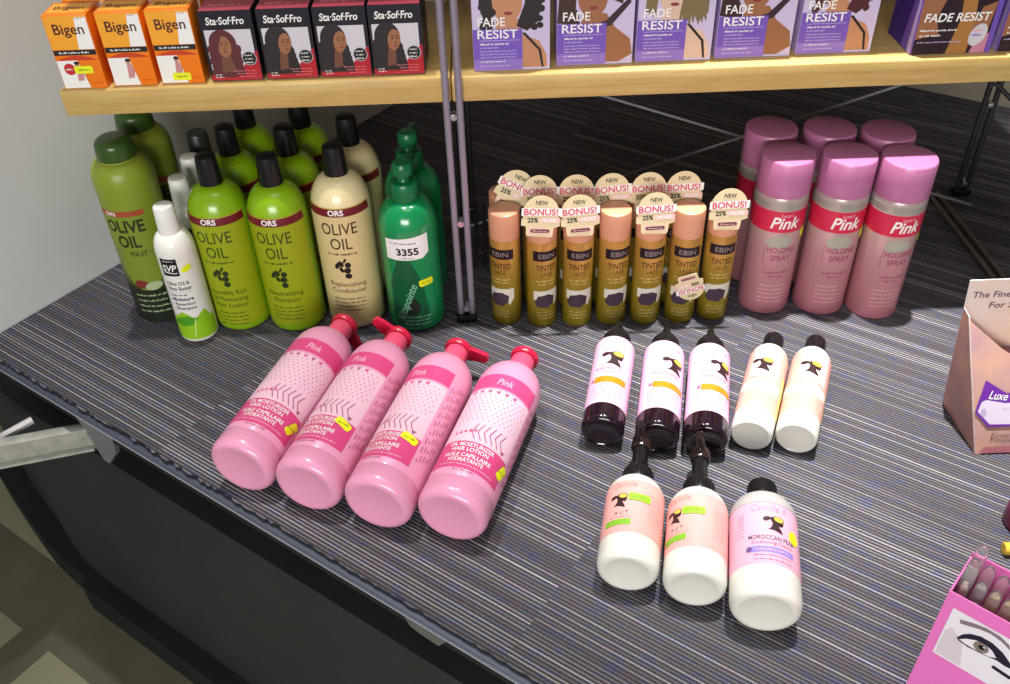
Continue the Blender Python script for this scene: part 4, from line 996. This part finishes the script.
pos = [(.0070, .016, 1.02, 2), (.0070, .030, 1.04, 3), (.0180, .014, .93, 0), (.0175, .027, .96, 0), (.0290, .014, .92, 0), (.0290, .028, .94, 0), (.0400, .014, .92, 0), (.0400, .028, .94, 0)]
for i, ((u, v, sc_, tl), nm) in enumerate(zip(pos, names)):
    w = rot_ @ Vector((u, v, 0))
    e = place(pks[(0, 1, 0, 1, 0, 2, 1, 2)[i]], 'makeup_pencil', nm, 'pencil', (.3440+w.x, .42257+w.y, .0032), pa, 'makeup pencils in the pink box')
    e.scale = (1, 1, sc_)
# magenta pot at the right edge
mp_ = [(0, .002), (.018, .002), (.020, 0), (.0215, .003), (.0215, .034), (.0205, .036), (0, .036)]
cp_ = [(0, .036), (.0222, .036), (.0226, .038), (.0222, .052), (.0205, .054), (0, .0545)]
place([('pot', lathe('pot', mp_, M('dark_magenta_plastic', '#7a1f4c', .3), 48)), ('lid', lathe('lid', cp_, M('dusty_magenta_plastic', '#9c4a74', .35), 48))], 'cosmetic_pot', 'small dark magenta pot cut off by the right edge, above the pencil box', 'pot', (.5475, .6150, .0003), 0)

bm = bmesh.new(); add_lathe(bm, [(0, .018), (.0062, .018), (.0062, .060), (0, .0605)], 24); tb = mesh_from(bm, 'tube', M('ivory_plastic', '#d9d2b8', .4))
loc, rot = lying(.5080, .5800, .0068, -8, 0)
place([('cap', lathe('cap', [(0, 0), (.0058, 0), (.0066, .001), (.0066, .019), (0, .019)], M('yellow_cap_plastic', '#d8b93c', .4), 24)), ('tube', tb)], 'cosmetic_tube', 'small tube with yellow cap, cut off by the right edge below the magenta pot', 'tube', loc, 0, None, rot)

# ================================================================== LIGHT, CAMERA
def aim(o, tgt): o.rotation_euler = (Vector(tgt)-o.location).to_track_quat('-Z', 'Y').to_euler()
def spot(name, loc, tgt, power, cone, blend, size, col=(1, .985, .965)):
    l = bpy.data.lights.new(name, 'SPOT'); l.energy = power; l.spot_size = radians(cone); l.spot_blend = blend; l.shadow_soft_size = size; l.color = col
    o = bpy.data.objects.new(name, l); COL.objects.link(o); o.location = loc; aim(o, tgt); return o
def area(name, loc, tgt, power, sx, sy, col=(1, .98, .955)):
    l = bpy.data.lights.new(name, 'AREA'); l.shape = 'RECTANGLE'; l.size = sx; l.size_y = sy; l.energy = power; l.color = col
    o = bpy.data.objects.new(name, l); COL.objects.link(o); o.location = loc; aim(o, tgt); return o
spot('ceiling_spotlight', (.36, 1.16, 2.5), (.56, .98, 0), 640, 36, 1.0, .03)
spot('ceiling_spotlight', (-.40, 1.16, 2.5), (-.22, .86, 0), 150, 34, 1.0, .03)
area('ceiling_panel_light', (.0, .25, 2.5), (0, .8, 0), 8, 1.1, .5)
area('shop_front_light', (-.5, -2.4, 1.0), (0, 1.0, .2), 86, 1.8, .8)
w = bpy.data.worlds.new('shop_ambient'); SC.world = w; w.use_nodes = True
w.node_tree.nodes['Background'].inputs[0].default_value = (.92, .96, 1, 1); w.node_tree.nodes['Background'].inputs[1].default_value = .17

cam = bpy.data.cameras.new('camera'); co = bpy.data.objects.new('camera', cam); COL.objects.link(co)
cam.sensor_width = 36; cam.sensor_fit = 'HORIZONTAL'; cam.lens = 914/1010*36; cam.clip_start = .02
X_ = Vector((.99926292, -.02729018, -.02699727)); Dn = Vector((-.03817285, -.63212955, -.77392188)); Fw = Vector((.00405469, .774382, -.63270536))
co.matrix_world = Matrix.Translation((0, 0, .78)) @ Matrix((X_, -Dn, -Fw)).transposed().to_4x4()
SC.camera = co
vs = SC.view_settings; vs.view_transform = 'Standard'; vs.look = 'None'; vs.gamma = 1; vs.exposure = 0; vs.use_curve_mapping = False
